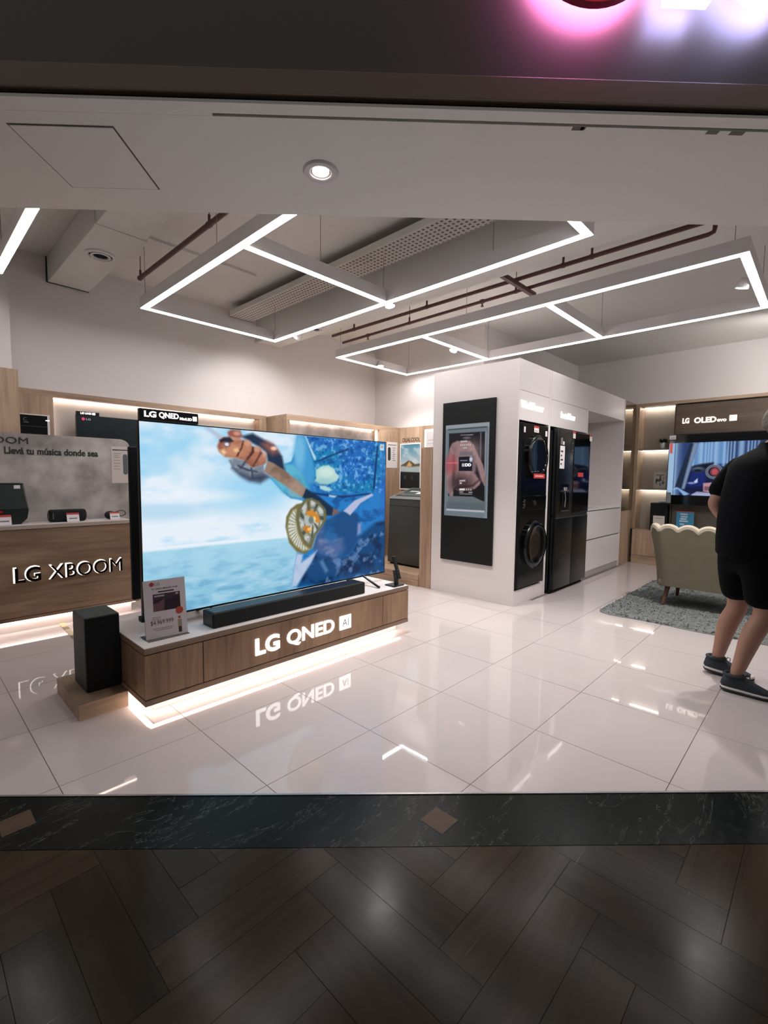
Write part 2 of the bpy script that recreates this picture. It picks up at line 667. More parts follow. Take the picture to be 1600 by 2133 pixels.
pm = [plank_mat(k) for k in range(4)]
mall = struct('floor_mall', G().fbox(-4.5, 7.5, -6.0, -0.357, -0.06, -0.0015), mat('mall_floor_joint', (20, 17, 14), 0.9, spec=0.05), 'dark polished plank floor of the mall passage')
PW = 0.15
rp = random.Random(11)
def plank(x0, x1, y0, y1, along):
    h = 0.0007
    p = [(x0 + h, y0 + h), (x1 - h, y0 + h), (x1 - h, y1 - h), (x0 + h, y1 - h)]
    p = clip_half(p, lambda q: -0.36 - (q[0] + q[1]) / Q2)
    if len(p) < 3:
        return
    cx, cy = (x0 + x1) / 2, (y0 + y1) / 2
    n_, s_ = (cx + cy) / Q2, (cx - cy) / Q2
    if n_ < -1.75 or s_ < -1.4 or s_ > 4.2:
        return
    m = pm[(0 if along == 0 else 1) + 2 * rp.randint(0, 1)]
    tx, ty = rp.uniform(-1, 1) * 0.001, rp.uniform(-1, 1) * 0.001
    gg = G().prism([(a, b, -0.008) for a, b in p], (0, 0, 0.008))
    k = len(p)
    gg.v = gg.v[:k] + [(a, b, (a - cx) * tx + (b - cy) * ty) for a, b, c in gg.v[k:]]
    obj('plank', gg, m, parent=mall)
for a in range(-40, 40):
    for b in range(-40, 30):
        t = (a - b) % 8
        if t == 0:
            plank(a * PW, (a + 4) * PW, b * PW, (b + 1) * PW, 0)
        elif t == 7:
            plank(a * PW, (a + 1) * PW, b * PW, (b + 4) * PW, 1)

# ---- walls
struct('wall_back', G().box(-2.0, 5.4, 3.27, 3.4, 0, ZC), white_paint, 'white painted back wall')
struct('wall_side', G().box(5.26, 5.4, 1.16, 3.27, 0, ZC), white_paint, 'white wall beside the appliance block')
struct('wall_behind_block', G().box(5.4, 8.6, 1.16, 1.3, 0, ZC), white_paint, 'white wall above the built-in appliance block')
struct('wall_right', G().box(8.55, 8.7, -4.4, 1.3, 0, ZC), white_paint, 'white far wall above the television wall unit')
struct('wall_near_right', G().box(4.25, 8.7, -4.45, -4.3, 0, ZC), white_paint)
struct('wall_left', G().box(-2.15, -2.0, 1.95, 3.4, 0, ZC), white_paint)
struct('pillar_left', G().box(-2.0, 0.352, 3.03, 3.27, 2.331, ZC), white_paint, 'white wall projection above the oak end panel')
# ---- ceiling
c_out = clip_half([(-2.0, -4.4), (8.6, -4.4), (8.6, 3.3), (-2.0, 3.3)], lambda q: (q[0] + q[1]) / Q2 - NB)
ceiling = struct('ceiling', G().prism([(x, y, ZC) for x, y in c_out], (0, 0, 0.1)), ceil_paint, 'pale grey painted open ceiling')
for y in (0.35, 2.1):
    obj('ceiling_joint', G().box(1.1, 2.3, y, y + 0.03, ZC - 0.022, ZC), ceil_paint, parent=ceiling)
sof = struct('ceiling_soffit', G().fbox(-3.4, 6.4, 0.012, NB, ZS, ZS + 0.04), soffit_paint, 'lowered white soffit behind the shop front')
struct('bulkhead', G().fbox(-3.4, 6.4, NB - 0.03, NB, ZS + 0.04, ZC + 0.1), soffit_paint, parent=sof)
struct('soffit_lip', G().fbox(-3.4, 6.4, -0.06, -0.004, ZS, ZS + 0.012), soffit_paint, parent=sof)
struct('soffit_joint_filler', G().fbox(-3.4, 0.72, -0.004, 0.012, ZS + 0.0005, ZS + 0.012), soffit_paint, parent=sof)
struct('soffit_void', G().fbox(-3.4, 6.4, -0.05, 0.012, ZS + 0.03, ZS + 0.05), dark_gap, parent=sof)
for s_, w_ in ((2.20, 0.05), (2.235, 0.02), (2.77, 0.05), (2.87, 0.06)):
    struct('chipped_paint', G().fbox(s_, s_ + w_, 0.0125, 0.024 + w_ * 0.15, ZS - 0.001, ZS + 0.002), mat('chip', (120, 114, 108), 0.9), parent=sof)
# access hatch
ap = [(-0.055, 0.172), (0.258, -0.140), (0.566, 0.168), (0.253, 0.480)]
acx, acy = sum(p[0] for p in ap) / 4, sum(p[1] for p in ap) / 4
def apz(k, z):
    return [(acx + (p[0] - acx) * k, acy + (p[1] - acy) * k, z) for p in ap]
struct('hatch_gap', G().prism(apz(1.0, ZS - 0.0008), (0, 0, 0.002)), mat('hatch_gap_shadow', (90, 86, 84), 0.9), parent=sof)
struct('access_hatch', G().prism(apz(0.968, ZS - 0.004), (0, 0, 0.005)), soffit_paint, parent=sof)
# header / fascia of the shop front
fas_m = mat('fascia_paint', (104, 98, 92), 0.4)
fascia = struct('wall_front', G().fbox(-3.6, 6.6, -0.06, 0.02, 2.972, 4.6), fas_m, 'dark fascia above the shop entrance')
struct('fascia_trim', G().fbox(-3.6, 6.6, -0.075, 0.01, 2.874, 2.964, 0.004), mat('trim_paint', (140, 122, 106), 0.35), parent=fascia)
struct('trim_gap', G().fbox(-3.6, 6.6, -0.05, 0.02, 2.955, 2.975), dark_gap, parent=fascia)
struct('shutter_slot', G().fbox(-3.6, 6.6, -0.045, -0.02, 2.857, 2.9), dark_gap, parent=fascia)

# recessed downlight in the soffit
dl = thing('recessed_downlight', 'round recessed downlight in the lowered white soffit', 'downlight', (1.034, -0.551, ZS))
dlc = (1.034, -0.551, ZS - 0.012)
obj('trim_ring', G().lathe([(0.052, 0.012), (0.050, 0.004), (0.058, 0.0), (0.078, 0.002), (0.086, 0.0115), (0.086, 0.012)], dlc), metal_white, dl, smooth=40)
obj('reflector', G().lathe([(0.052, 0.011), (0.044, 0.0105), (0.038, 0.0115)], dlc), grey_metal, dl, smooth=40)
obj('lens', G().lathe([(0.039, 0.0085), (0.02, 0.0065), (0.0, 0.006)], dlc), emit('downlight_lens', (255, 236, 228), 8.0), dl, smooth=60)
li = bpy.data.lights.new('downlight_lamp', 'SPOT')
li.energy, li.spot_size, li.spot_blend, li.shadow_soft_size, li.color = 14, math.radians(75), 0.7, 0.03, (1, 0.93, 0.89)
lo = bpy.data.objects.new('downlight_lamp', li)
scene.collection.objects.link(lo)
lo.parent = dl
lo.location = (0, 0, -0.014)

# ================================================================== CEILING SERVICES
wire_m = mat('steel_wire', (120, 118, 116), 0.5)
ZL = 2.95
def clip_bar(a, b):
    """cut a bar (2 plan points) where it reaches the bulkhead"""
    na, nb = (a[0] + a[1]) / Q2 - NB - 0.03, (b[0] + b[1]) / Q2 - NB - 0.03
    if na < 0 and nb < 0:
        return None
    if na < 0 or nb < 0:
        t = na / (na - nb)
        c = (a[0] + (b[0] - a[0]) * t, a[1] + (b[1] - a[1]) * t)
        return (c, b) if na < 0 else (a, c)
    return a, b

def pendant(label, x0, x1, y0, y1, bars, wires, sides='wens'):
    hw, hz = 0.03, 0.105
    t = thing('pendant_light_frame', label, 'pendant light', ((x0 + x1) / 2, (y0 + y1) / 2, ZL), 'rectangular LED pendants')
    segs = []
    if 'w' in sides: segs.append(((x0, y0), (x0, y1)))
    if 'e' in sides: segs.append(((x1, y0), (x1, y1)))
    if 'n' in sides: segs.append(((x0, y1), (x1, y1)))
    if 's' in sides: segs.append(((x0, y0), (x1, y0)))
    for yb in bars:
        segs.append(((x0, yb), (x1, yb)))
    for a, b in segs:
        c = clip_bar(a, b)
        if not c:
            continue
        (ax, ay), (bx, by) = c
        ver = abs(ax - bx) < 1e-6
        if ver:
            lo, hi = min(ay, by), max(ay, by)
            e0 = hw if lo > y0 - 1e-6 and abs(lo - y0) < 1e-6 else 0
            e1 = hw if abs(hi - y1) < 1e-6 else 0
            gb = G().box(ax - hw, ax + hw, lo - e0, hi + e1, ZL + 0.004, ZL + hz)
            gd = G().box(ax - hw + 0.004, ax + hw - 0.004, lo - e0 + 0.003, hi + e1 - 0.003, ZL, ZL + 0.006)
        else:
            lo, hi = min(ax, bx), max(ax, bx)
            gb = G().box(lo + hw, hi - hw, ay - hw, ay + hw, ZL + 0.004, ZL + hz)
            gd = G().box(lo + hw - 0.003, hi - hw + 0.003, ay - hw + 0.004, ay + hw - 0.004, ZL, ZL + 0.006)
        bo = obj('light_bar', gb, metal_white, t)
        obj('diffuser', gd, led_mat, bo)
    for (x, y) in wires:
        obj('suspension_wire', G().cyl((x, y, ZL + hz), (x, y, 3.3575 if 2.53 < x < 2.85 else ZC), 0.0022, seg=6), wire_m, t)
    return t

pendant('rectangular white LED pendant frame above the big television bench', 1.272, 2.70, -1.18, 2.376, [0.594],
        [(1.272, 2.35), (1.272, 0.95), (2.69, 2.35), (2.69, 0.62), (2.69, -0.5), (1.95, 0.594)])
pendant('long white LED pendant frame over the appliance block and seating', 3.69, 5.055, -1.88, 2.385, [0.979, -0.463],
        [(3.69, 2.35), (3.69, 0.4), (5.055, 2.35), (5.055, -0.46), (3.69, -1.82), (5.055, 0.98), (5.055, -1.85)])
pendant('LED pendant bar cut off at the upper left, above the speaker counter', -1.17, 0.20, -0.9, 2.38, [],
        [(0.2, 2.2)])
pendant('LED pendant frame in the seating area beyond the right edge', 6.0, 7.35, -4.0, -2.35, [],
        [(6.0, -2.4), (7.35, -2.4), (6.0, -3.9), (7.35, -3.9)])  # extra lamp out of view, added to lift the dim right side

def spotlight(label, x, y, z, aim, to, watts=SPOT_W, ang=62, lens_s=22.0):
    t = thing('track_spotlight', label, 'spotlight', (x, y, z), 'small white spotlights on the pendant frames')
    d = (Vector(aim) - Vector((x, y, z))).normalized()
    c = Vector((x, y, z))
    back = c - d * 0.055
    obj('head', G().lathe([(0.0, -0.075), (0.034, -0.075), (0.042, -0.06), (0.047, 0.0), (0.044, 0.0), (0.042, -0.012)], c, d, 20), metal_white, t, smooth=40)
    obj('lens', G().lathe([(0.042, -0.006), (0.0, -0.002)], c, d, 20), emit('spot_lens', (255, 248, 244), lens_s), t)
    obj('bracket', G().tube([back, (to[0] * 0.3 + back.x * 0.7, to[1] * 0.3 + back.y * 0.7, back.z + 0.012), to], 0.008, 10), metal_white, t)
    li = bpy.data.lights.new('spot', 'SPOT')
    li.energy = watts
    li.spot_size = math.radians(ang)
    li.spot_blend = 0.6
    li.shadow_soft_size = 0.03
    li.color = (1, 0.965, 0.94)
    lo = bpy.data.objects.new('spot_lamp', li)
    scene.collection.objects.link(lo)
    lo.parent = t
    lo.location = d * 0.004
    lo.rotation_euler = d.to_track_quat('-Z', 'Y').to_euler()
    return t
spotlight('spotlight at the crossing of the nearer pendant frame', 2.775, 0.615, 2.95, (2.75, 0.1, 0.0), (2.731, 0.66, 3.0), watts=70, ang=84)
spotlight('spotlight aimed at the back wall beside the near frame corner', 2.80, 2.08, 2.955, (2.85, 3.27, 1.9), (2.731, 2.06, 3.0), watts=14, ang=95)
spotlight('spotlight on the inner crossbar of the long pendant', 4.40, 1.065, 2.95, (3.3, 1.3, 0.0), (4.40, 1.01, 3.0), watts=40, ang=70)
spotlight('spotlight on the back end bar of the long pendant', 4.409, 2.32, 2.955, (4.3, 1.9, 0.0), (4.409, 2.354, 3.01), watts=45, ang=130)
spotlight('spotlight at the right end of the long pendant', 4.39, -1.785, 2.95, (4.8, -1.0, 0.0), (4.39, -1.849, 3.0), watts=72, ang=125)

spotlight('spotlight on the pendant beyond the right edge, washing the far wall', 7.2, -2.27, 2.93, (8.55, -0.9, 2.9), (7.2, -2.319, 3.0), watts=22, ang=130)  # added wall washer out of view, raises the far wall's brightness

# air ducts
def duct(label, x0, x1, y0, y1, z0, z1, seam, vent):
    t = thing('air_duct', label, 'duct', ((x0 + x1) / 2, (y0 + y1) / 2, z0))
    obj('duct_shell', G().box(x0, x1, y0, y1, z0, z1, 0.004), ceil_paint, t)
    if seam:
        obj('joint_flange', G().box(x0 - 0.012, x1 + 0.012, seam - 0.012, seam + 0.012, z0 - 0.008, z1), ceil_paint, t)
        obj('wall_joint', G().box(x0 - 0.012, x1 + 0.003, y1 - 0.012, y1 - 0.002, z0 - 0.006, z1), mat('joint_dark', (58, 62, 60), 0.8), t)
    vx, vy, vr = vent
    vt = obj('round_diffuser', G().lathe([(vr, 0.0), (vr, -0.012), (vr * 0.8, -0.016), (vr * 0.76, -0.004)], (vx, vy, z0), seg=28), metal_white, t, smooth=40)
    obj('vane', G().lathe([(vr * 0.66, -0.003), (vr * 0.68, -0.016), (vr * 0.52, -0.018), (vr * 0.5, -0.006)], (vx, vy, z0), seg=28), metal_white, vt, smooth=40)
    obj('throat', G().lathe([(vr * 0.76, -0.002), (0.0, -0.003)], (vx, vy, z0), seg=28), dark_gap, vt)
duct('boxed white air duct with round vent meeting the back wall at left', 0.695, 1.045, 0.40, 3.265, 3.261, 3.499, 1.70, (0.875, 2.24, 0.115))
duct('white air duct behind the nearer pendant frame', 3.0, 3.352, -1.9, 3.265, 3.164, 3.499, None, (3.16, 2.19, 0.09))

# sprinkler pipes
def pipe(label, pts, r, stubs=(), hang=()):
    t = thing('sprinkler_pipe', label, 'pipe', pts[0], 'dark red sprinkler pipes')
    obj('pipe_run', G().tube(pts, r, 12), pipe_red, t, smooth=50)
    for p in stubs:
        obj('sprinkler_head', G().lathe([(r * 1.35, -0.02), (r * 1.35, 0.02)], p, (0, 1, 0), 12).cyl(p, (p[0], p[1], p[2] - 0.055), 0.009, seg=8).cyl((p[0], p[1], p[2] - 0.05), (p[0], p[1], p[2] - 0.056), 0.017, seg=10), pipe_red, t)
    for p in hang:
        obj('hanger', G().lathe([(r * 1.25, -0.012), (r * 1.25, 0.012)], p, (0, 1, 0), 12).cyl(p, (p[0], p[1], ZC), 0.004, seg=6).cyl((p[0], p[1], p[2] + r), (p[0], p[1], p[2] + r + 0.05), 0.011, seg=8), pipe_red, t)
pipe('short dark red pipe near the ceiling above the television', [(1.315, 2.61, 3.30), (1.317, 0.0, 3.30)], 0.02, hang=[(1.316, 1.15, 3.30), (1.316, 2.58, 3.3)])
pipe('dark red sprinkler pipe farther from the long pendant, running off at right', [(3.79, 2.63, 3.3), (3.80, -2.7, 3.3)], 0.019, hang=[(3.79, 2.2, 3.3), (3.79, 1.0, 3.3), (3.795, -0.55, 3.3), (3.795, -0.8, 3.3)])
pipe('dark red sprinkler pipe ending in an elbow at right', [(4.10, 2.77, 3.3), (4.03, -1.60, 3.3), (4.03, -1.634, 3.31), (4.03, -1.64, 3.34), (4.03, -1.64, 3.5)], 0.017, stubs=[(4.09, 2.25, 3.3), (4.06, 0.45, 3.3)], hang=[(4.075, 1.5, 3.3), (4.055, 0.05, 3.3)])
tag(obj('pipe_crossbar', G().box(3.47, 4.17, -0.115, -0.075, 3.238, 3.262, 0.002).box(3.47, 4.17, -0.115, -0.110, 3.262, 3.279).box(3.47, 4.17, -0.080, -0.075, 3.262, 3.279), pipe_red),
    'short dark red channel crossing under both sprinkler pipes', 'bracket')

# perforated cable tray
def tray_mat():
    m = mat('perforated_tray', (206, 200, 194), 0.55)
    nt = m.node_tree
    b = nt.nodes['Principled BSDF']
    geo = nt.nodes.new('ShaderNodeNewGeometry')
    sx = nt.nodes.new('ShaderNodeSeparateXYZ')
    nt.links.new(geo.outputs['Position'], sx.inputs[0])
    def fr(sock, k, off=None):
        a = nt.nodes.new('ShaderNodeMath'); a.operation = 'MULTIPLY'; a.inputs[1].default_value = k
        nt.links.new(sock, a.inputs[0])
        p = nt.nodes.new('ShaderNodeMath'); p.operation = 'PINGPONG'; p.inputs[1].default_value = 0.5
        nt.links.new(a.outputs[0], p.inputs[0])
        return p.outputs[0]
    a, c = fr(sx.outputs['X'], 22), fr(sx.outputs['Y'], 22)
    mn = nt.nodes.new('ShaderNodeMath'); mn.operation = 'MINIMUM'
    nt.links.new(a, mn.inputs[0]); nt.links.new(c, mn.inputs[1])
    gt = nt.nodes.new('ShaderNodeMath'); gt.operation = 'GREATER_THAN'; gt.inputs[1].default_value = 0.24
    nt.links.new(mn.outputs[0], gt.inputs[0])
    mx = nt.nodes.new('ShaderNodeMix'); mx.data_type = 'RGBA'
    mx.inputs[6].default_value = (*srgb((206, 200, 194)), 1)
    mx.inputs[7].default_value = (*srgb((96, 96, 92)), 1)
    nt.links.new(gt.outputs[0], mx.inputs[0])
    nt.links.new(mx.outputs[2], b.inputs['Base Color'])
    return m
t = thing('cable_tray', 'perforated white cable tray under the ceiling', 'cable tray', (2.69, 1.2, 3.36))
obj('tray_base', G().box(2.538, 2.84, -1.6, 3.12, 3.36, 3.364), tray_mat(), t)
obj('tray_side', G().box(2.535, 2.538, -1.6, 3.12, 3.36, 3.42), ceil_paint, t)
obj('tray_side', G().box(2.84, 2.843, -1.6, 3.12, 3.36, 3.42), ceil_paint, t)
obj('end_rim', G().box(2.535, 2.843, 3.115, 3.123, 3.358, 3.42), mat('joint_dark', (58, 62, 60), 0.8), t)
obj('cable_bracket', G().tube([(2.60, 0.72, 3.362), (2.60, 0.72, 3.34), (2.60, 0.98, 3.34), (2.66, 0.98, 3.34), (2.66, 0.72, 3.34), (2.66, 0.72, 3.362)], 0.006, 8), metal_white, t)
for y in (2.7, 1.4, 0.1):
    obj('hanger_rod', G().cyl((2.845, y, 3.37), (2.845, y, ZC), 0.004, seg=6), wire_m, t)

# ================================================================== ILLUMINATED SHOP SIGN (its lower edge shows at the top)
sg = thing('shop_sign', 'backlit shop sign with red round emblem and white letters on fascia', 'sign', fn(2.65, -0.06, 3.15))
SV = Vector(fn(1, 0, 0))
SNM = -Vector(fn(0, 1, 0))
ES, EZ, ER = 2.20, 3.432, 0.258
def disc(cs, cz, r, n0, n1, seg=48):
    return G().cyl(fn(cs, n0, cz), fn(cs, n1, cz), r, seg=seg)
obj('emblem_body', disc(ES, EZ, ER, -0.150, -0.122), mat('sign_red_side', (150, 30, 50), 0.4), sg, smooth=40)
em = obj('emblem_face', disc(ES, EZ, ER - 0.008, -0.156, -0.150), emit('sign_red', (255, 112, 112), 1.0, sample=False), sg)
obj('emblem_halo', disc(ES, EZ, ER - 0.015, -0.1215, -0.117), emit('sign_halo_pink', (255, 140, 212), 9.0), sg)
obj('emblem_bolt', G().cyl(fn(ES, -0.117, EZ), fn(ES, -0.06, EZ), 0.02, seg=10), grey_metal, sg)
# face mark in the emblem: ring segment, nose line, dot
ring = G()
P_ = []
for k in range(40):
    a = math.radians(-8 - 262 * k / 39)
    P_.append(fn(ES + 0.18 * math.cos(a), -0.158, EZ + 0.18 * math.sin(a)))
ring.tube(P_, 0.012, 8)
ring.tube([fn(ES + 0.18, -0.158, EZ - 0.025), fn(ES + 0.066, -0.158, EZ - 0.025)], 0.012, 8)
obj('emblem_ring', ring, letter_lit, em)
obj('emblem_nose', G().tube([fn(ES, -0.158, EZ + 0.09), fn(ES, -0.158, EZ - 0.08), fn(ES + 0.06, -0.158, EZ - 0.08)], 0.012, 8), letter_lit, em)
obj('emblem_dot', disc(ES - 0.08, EZ + 0.066, 0.024, -0.16, -0.155, 20), letter_lit, em)
for k_, (ch, s0, s1) in enumerate((('L', 2.468, 2.64), ('G', 2.678, 2.985))):
    z0 = 3.186
    lo = obj('letter', text_geo(ch, fn(s0, -0.122, z0), SV, SNM, s1 - s0, 0.44, depth=0.03, bold=0.03), emit('sign_white', (235, 240, 255), 1.4, sample=False), sg)
    obj('letter_halo', text_geo(ch, fn(s0 + 0.006, -0.117, z0 + 0.006), SV, SNM, s1 - s0 - 0.012, 0.428, depth=0.003, bold=0.03), emit('sign_halo_blue', (188, 182, 255), 7.5), lo)
    obj('letter_bolt', G().cyl(fn(s0 + 0.03, -0.117, z0 + 0.2), fn(s0 + 0.03, -0.06, z0 + 0.2), 0.01, seg=8), grey_metal, lo)

# ================================================================== TELEVISION BENCH
BX0, BX1, BY0, BY1 = 0.476, 2.735, 0.31, 1.10
ZB = 0.415
t = thing('television_bench', 'low oak bench with glowing base carrying the big television', 'bench', ((BX0 + BX1) / 2, (BY0 + BY1) / 2, 0))
top = obj('bench_top', G().box(BX0, BX1, BY0, BY1, ZB - 0.034, ZB, 0.002), oak_edge, t)
obj('white_top_panel', G().box(BX0 + 0.003, BX1 - 0.003, BY0 + 0.003, BY1 - 0.003, ZB, ZB + 0.002), white_lam, top)
obj('carcass', G().box(BX0 + 0.02, BX1 - 0.02, BY0 + 0.02, BY1 - 0.01, 0.12, ZB - 0.034), dark_gap, t)
for x0, x1 in ((BX0 + 0.001, 0.813), (0.818, 2.398), (2.403, BX1 - 0.001)):
    obj('front_panel', G().box(x0, x1, BY0 + 0.001, BY0 + 0.02, 0.121, ZB - 0.040, 0.001), oak_bench, t)
obj('end_panel', G().box(BX0 + 0.001, BX0 + 0.02, BY0 + 0.021, BY1, 0.121, ZB - 0.040, 0.001), oak_bench, t)
obj('end_panel', G().box(BX1 - 0.02, BX1 - 0.001, BY0 + 0.021, BY1, 0.121, ZB - 0.040, 0.001), oak_bench, t)
obj('bottom_rail', G().box(BX0, BX1, BY0, BY1, 0.082, 0.115, 0.001), oak_edge, t)
pl = obj('plinth', G().box(0.56, 2.68, 0.412, 1.02, 0.001, 0.082), white_lam, t)
obj('led_tape', G().box(0.52, 2.70, 0.365, 0.395, 0.074, 0.0815), glow_warm, t)
obj('led_tape', G().box(0.515, 0.545, 0.40, 1.03, 0.074, 0.0815), glow_warm, t)
obj('lettering', text_x('LG', 1.173, 1.362, BY0 + 0.0005, 0.188, 0.304, depth=0.006, bold=0.032), letter_lit, t, label='lit white letters LG')
obj('lettering', text_x('QNED', 1.424, 1.858, BY0 + 0.0005, 0.178, 0.300, depth=0.006, bold=0.02), letter_lit, t, label='lit white letters QNED')
bd = obj('lit_badge', G().box(1.912, 2.032, BY0 - 0.0055, BY0 + 0.0005, 0.190, 0.300, 0.004), letter_lit, t, label='lit white square badge')
obj('badge_lettering', text_x('AI', 1.938, 2.004, BY0 - 0.0055, 0.216, 0.274, depth=0.001), mat('badge_grey', (90, 86, 84), 0.6), bd)

# ---- the big television
TVP = {
'horizon': [(0.143,0.339),(0.313,0.345),(0.493,0.344)],
'horizon_left': [(-0.009,0.347)],
'rodtip': [(0.186,0.997),(0.202,1.005),(0.256,0.949),(0.245,0.927)],
'jacket': [(0.484,0.765),(0.481,0.812),(0.511,0.829),(0.527,0.894),(0.536,0.995),(1.007,1.011),(1.016,-0.005),(0.887,-0.012),(0.542,0.006),(0.509,0.015),(0.515,0.115),(0.532,0.235),(0.607,0.254),(0.661,0.418),(0.555,0.579),(0.505,0.597),(0.462,0.654),(0.422,0.724)],
'sleeve_teal': [(0.484,0.765),(0.481,0.812),(0.516,0.814),(0.561,0.742),(0.595,0.627),(0.56,0.586),(0.505,0.601),(0.462,0.654),(0.422,0.724)],
'arm_light': [(0.536,0.995),(0.575,0.996),(0.607,0.851),(0.622,0.743),(0.589,0.66),(0.549,0.742),(0.516,0.822)],
'pouch': [(0.575,0.996),(1.007,1.011),(1.006,0.614),(0.898,0.618),(0.631,0.626),(0.607,0.643),(0.622,0.743),(0.607,0.843)],
'zip': [(0.57,0.995),(0.575,0.996),(0.622,0.852),(0.613,0.843),(0.59,0.924)],
'seam1': [(0.631,0.844),(0.705,0.892),(0.783,0.938),(0.787,0.929),(0.705,0.881),(0.634,0.834)],
'seam2': [(0.945,0.967),(0.955,0.968),(0.936,0.645),(0.924,0.645)],
'seam3': [(0.607,0.63),(0.758,0.6),(0.913,0.617),(0.913,0.606),(0.758,0.586),(0.607,0.616)],
'hat': [(0.616,0.706),(0.622,0.727),(0.619,0.777),(0.643,0.803),(0.68,0.815),(0.711,0.787),(0.718,0.763),(0.736,0.741),(0.724,0.706),(0.68,0.684),(0.643,0.686)],
'hat2': [(0.637,0.676),(0.667,0.672),(0.704,0.641),(0.667,0.637),(0.643,0.651)],
'sparkle': [(0.683,0.611),(0.725,0.601),(0.712,0.59),(0.686,0.598)],
'darklower': [(1.012,0.398),(1.016,-0.005),(0.887,-0.012),(0.542,0.006),(0.534,0.018),(0.571,0.101),(0.625,0.243),(0.713,0.164),(0.793,0.175),(0.849,0.304),(0.937,0.387)],
'glove_dark': [(0.355,0.987),(0.393,0.958),(0.438,0.925),(0.471,0.858),(0.483,0.765),(0.458,0.779),(0.412,0.824),(0.407,0.877),(0.383,0.905),(0.341,0.938),(0.313,0.963)],
'skin_wrist': [(0.386,0.928),(0.408,0.945),(0.433,0.932),(0.458,0.881),(0.432,0.863),(0.407,0.892)],
'fingertop': [(0.265,0.982),(0.278,0.998),(0.309,0.998),(0.318,0.964),(0.304,0.948),(0.269,0.957)],
'hand': [(0.229,0.897),(0.237,0.933),(0.251,0.949),(0.286,0.957),(0.318,0.942),(0.341,0.938),(0.354,0.909),(0.383,0.905),(0.393,0.875),(0.407,0.861),(0.405,0.816),(0.392,0.8),(0.354,0.782),(0.33,0.804),(0.317,0.826),(0.285,0.838),(0.255,0.842),(0.236,0.866)],
'nail': [(0.251,0.907),(0.256,0.925),(0.273,0.919),(0.272,0.905),(0.26,0.897)],
'hilite1': [(0.24,0.874),(0.251,0.882),(0.259,0.865),(0.251,0.851)],
'hilite2': [(0.286,0.885),(0.297,0.893),(0.304,0.879),(0.292,0.871)],
'knuck1': [(0.354,0.909),(0.359,0.906),(0.359,0.873),(0.335,0.827),(0.33,0.83),(0.349,0.876)],
'knuck2': [(0.383,0.878),(0.389,0.875),(0.373,0.829),(0.358,0.791),(0.354,0.794),(0.371,0.84)],
'cap_dark': [(0.237,0.933),(0.252,0.95),(0.273,0.953),(0.286,0.932),(0.273,0.923),(0.256,0.928),(0.241,0.919)],
'glove_grey': [(0.267,0.823),(0.285,0.835),(0.326,0.823),(0.33,0.801),(0.354,0.779),(0.395,0.804),(0.399,0.755),(0.418,0.73),(0.382,0.695),(0.339,0.707),(0.309,0.734),(0.28,0.777)],
'glove_shadow': [(0.28,0.777),(0.309,0.752),(0.344,0.731),(0.392,0.747),(0.418,0.73),(0.382,0.695),(0.339,0.707),(0.309,0.734)],
'glove_line': [(0.326,0.823),(0.331,0.819),(0.312,0.774),(0.306,0.778)],
'handle': [(0.411,0.827),(0.432,0.817),(0.494,0.757),(0.575,0.656),(0.569,0.619),(0.558,0.597),(0.473,0.686),(0.397,0.762),(0.404,0.793)],
'handle_dark': [(0.575,0.656),(0.637,0.6),(0.707,0.518),(0.701,0.465),(0.668,0.469),(0.607,0.559),(0.558,0.597)],
'handle_tip': [(0.707,0.518),(0.748,0.484),(0.699,0.462)],
'reel_back': [(0.483,0.414),(0.487,0.478),(0.505,0.525),(0.532,0.555),(0.56,0.562),(0.589,0.493),(0.607,0.382),(0.601,0.256),(0.571,0.223),(0.532,0.243),(0.499,0.307)],
'reel_front_out': [(0.532,0.465),(0.543,0.538),(0.572,0.59),(0.601,0.593),(0.637,0.566),(0.668,0.513),(0.674,0.443),(0.655,0.402),(0.619,0.338),(0.601,0.256),(0.572,0.294),(0.543,0.365)],
'reel_front_in': [(0.543,0.456),(0.552,0.521),(0.575,0.569),(0.601,0.575),(0.631,0.549),(0.655,0.505),(0.66,0.444),(0.643,0.407),(0.61,0.348),(0.589,0.283),(0.569,0.32),(0.552,0.381)],
'reel_gap': [(0.493,0.405),(0.499,0.469),(0.516,0.516),(0.531,0.523),(0.526,0.458),(0.537,0.366),(0.56,0.288),(0.589,0.249),(0.56,0.246),(0.526,0.286),(0.501,0.347)],
'orange1': [(0.572,0.503),(0.601,0.513),(0.631,0.481),(0.643,0.429),(0.625,0.422),(0.601,0.467),(0.578,0.478)],
'orange2': [(0.557,0.405),(0.583,0.41),(0.601,0.374),(0.577,0.356)],
'reel_hub': [(0.566,0.479),(0.589,0.485),(0.607,0.433),(0.595,0.4),(0.566,0.429)],
'fish': [(0.661,0.427),(0.758,0.497),(0.834,0.473),(0.859,0.368),(0.842,0.277),(0.793,0.175),(0.713,0.164),(0.643,0.213),(0.607,0.254),(0.622,0.337)],
'fish_hi': [(0.758,0.492),(0.819,0.565),(0.917,0.612),(0.928,0.598),(0.855,0.545),(0.795,0.458),(0.778,0.477)],
'fish_hi2': [(0.838,0.398),(0.859,0.396),(0.856,0.321),(0.835,0.306)],
'fish_belly': [(0.631,0.353),(0.655,0.393),(0.649,0.316),(0.693,0.274),(0.752,0.3),(0.766,0.225),(0.719,0.162),(0.643,0.209),(0.61,0.254)],
'drip': [(0.532,0.235),(0.56,0.221),(0.554,0.172),(0.571,0.185),(0.625,0.234),(0.601,0.162),(0.56,0.078),(0.531,0.015),(0.508,0.016),(0.517,0.131)],
'splash1': [(0.637,0.154),(0.655,0.167),(0.681,0.082),(0.668,0.068)],
'splash2': [(0.726,0.125),(0.746,0.148),(0.739,0.059),(0.72,0.037)],
}
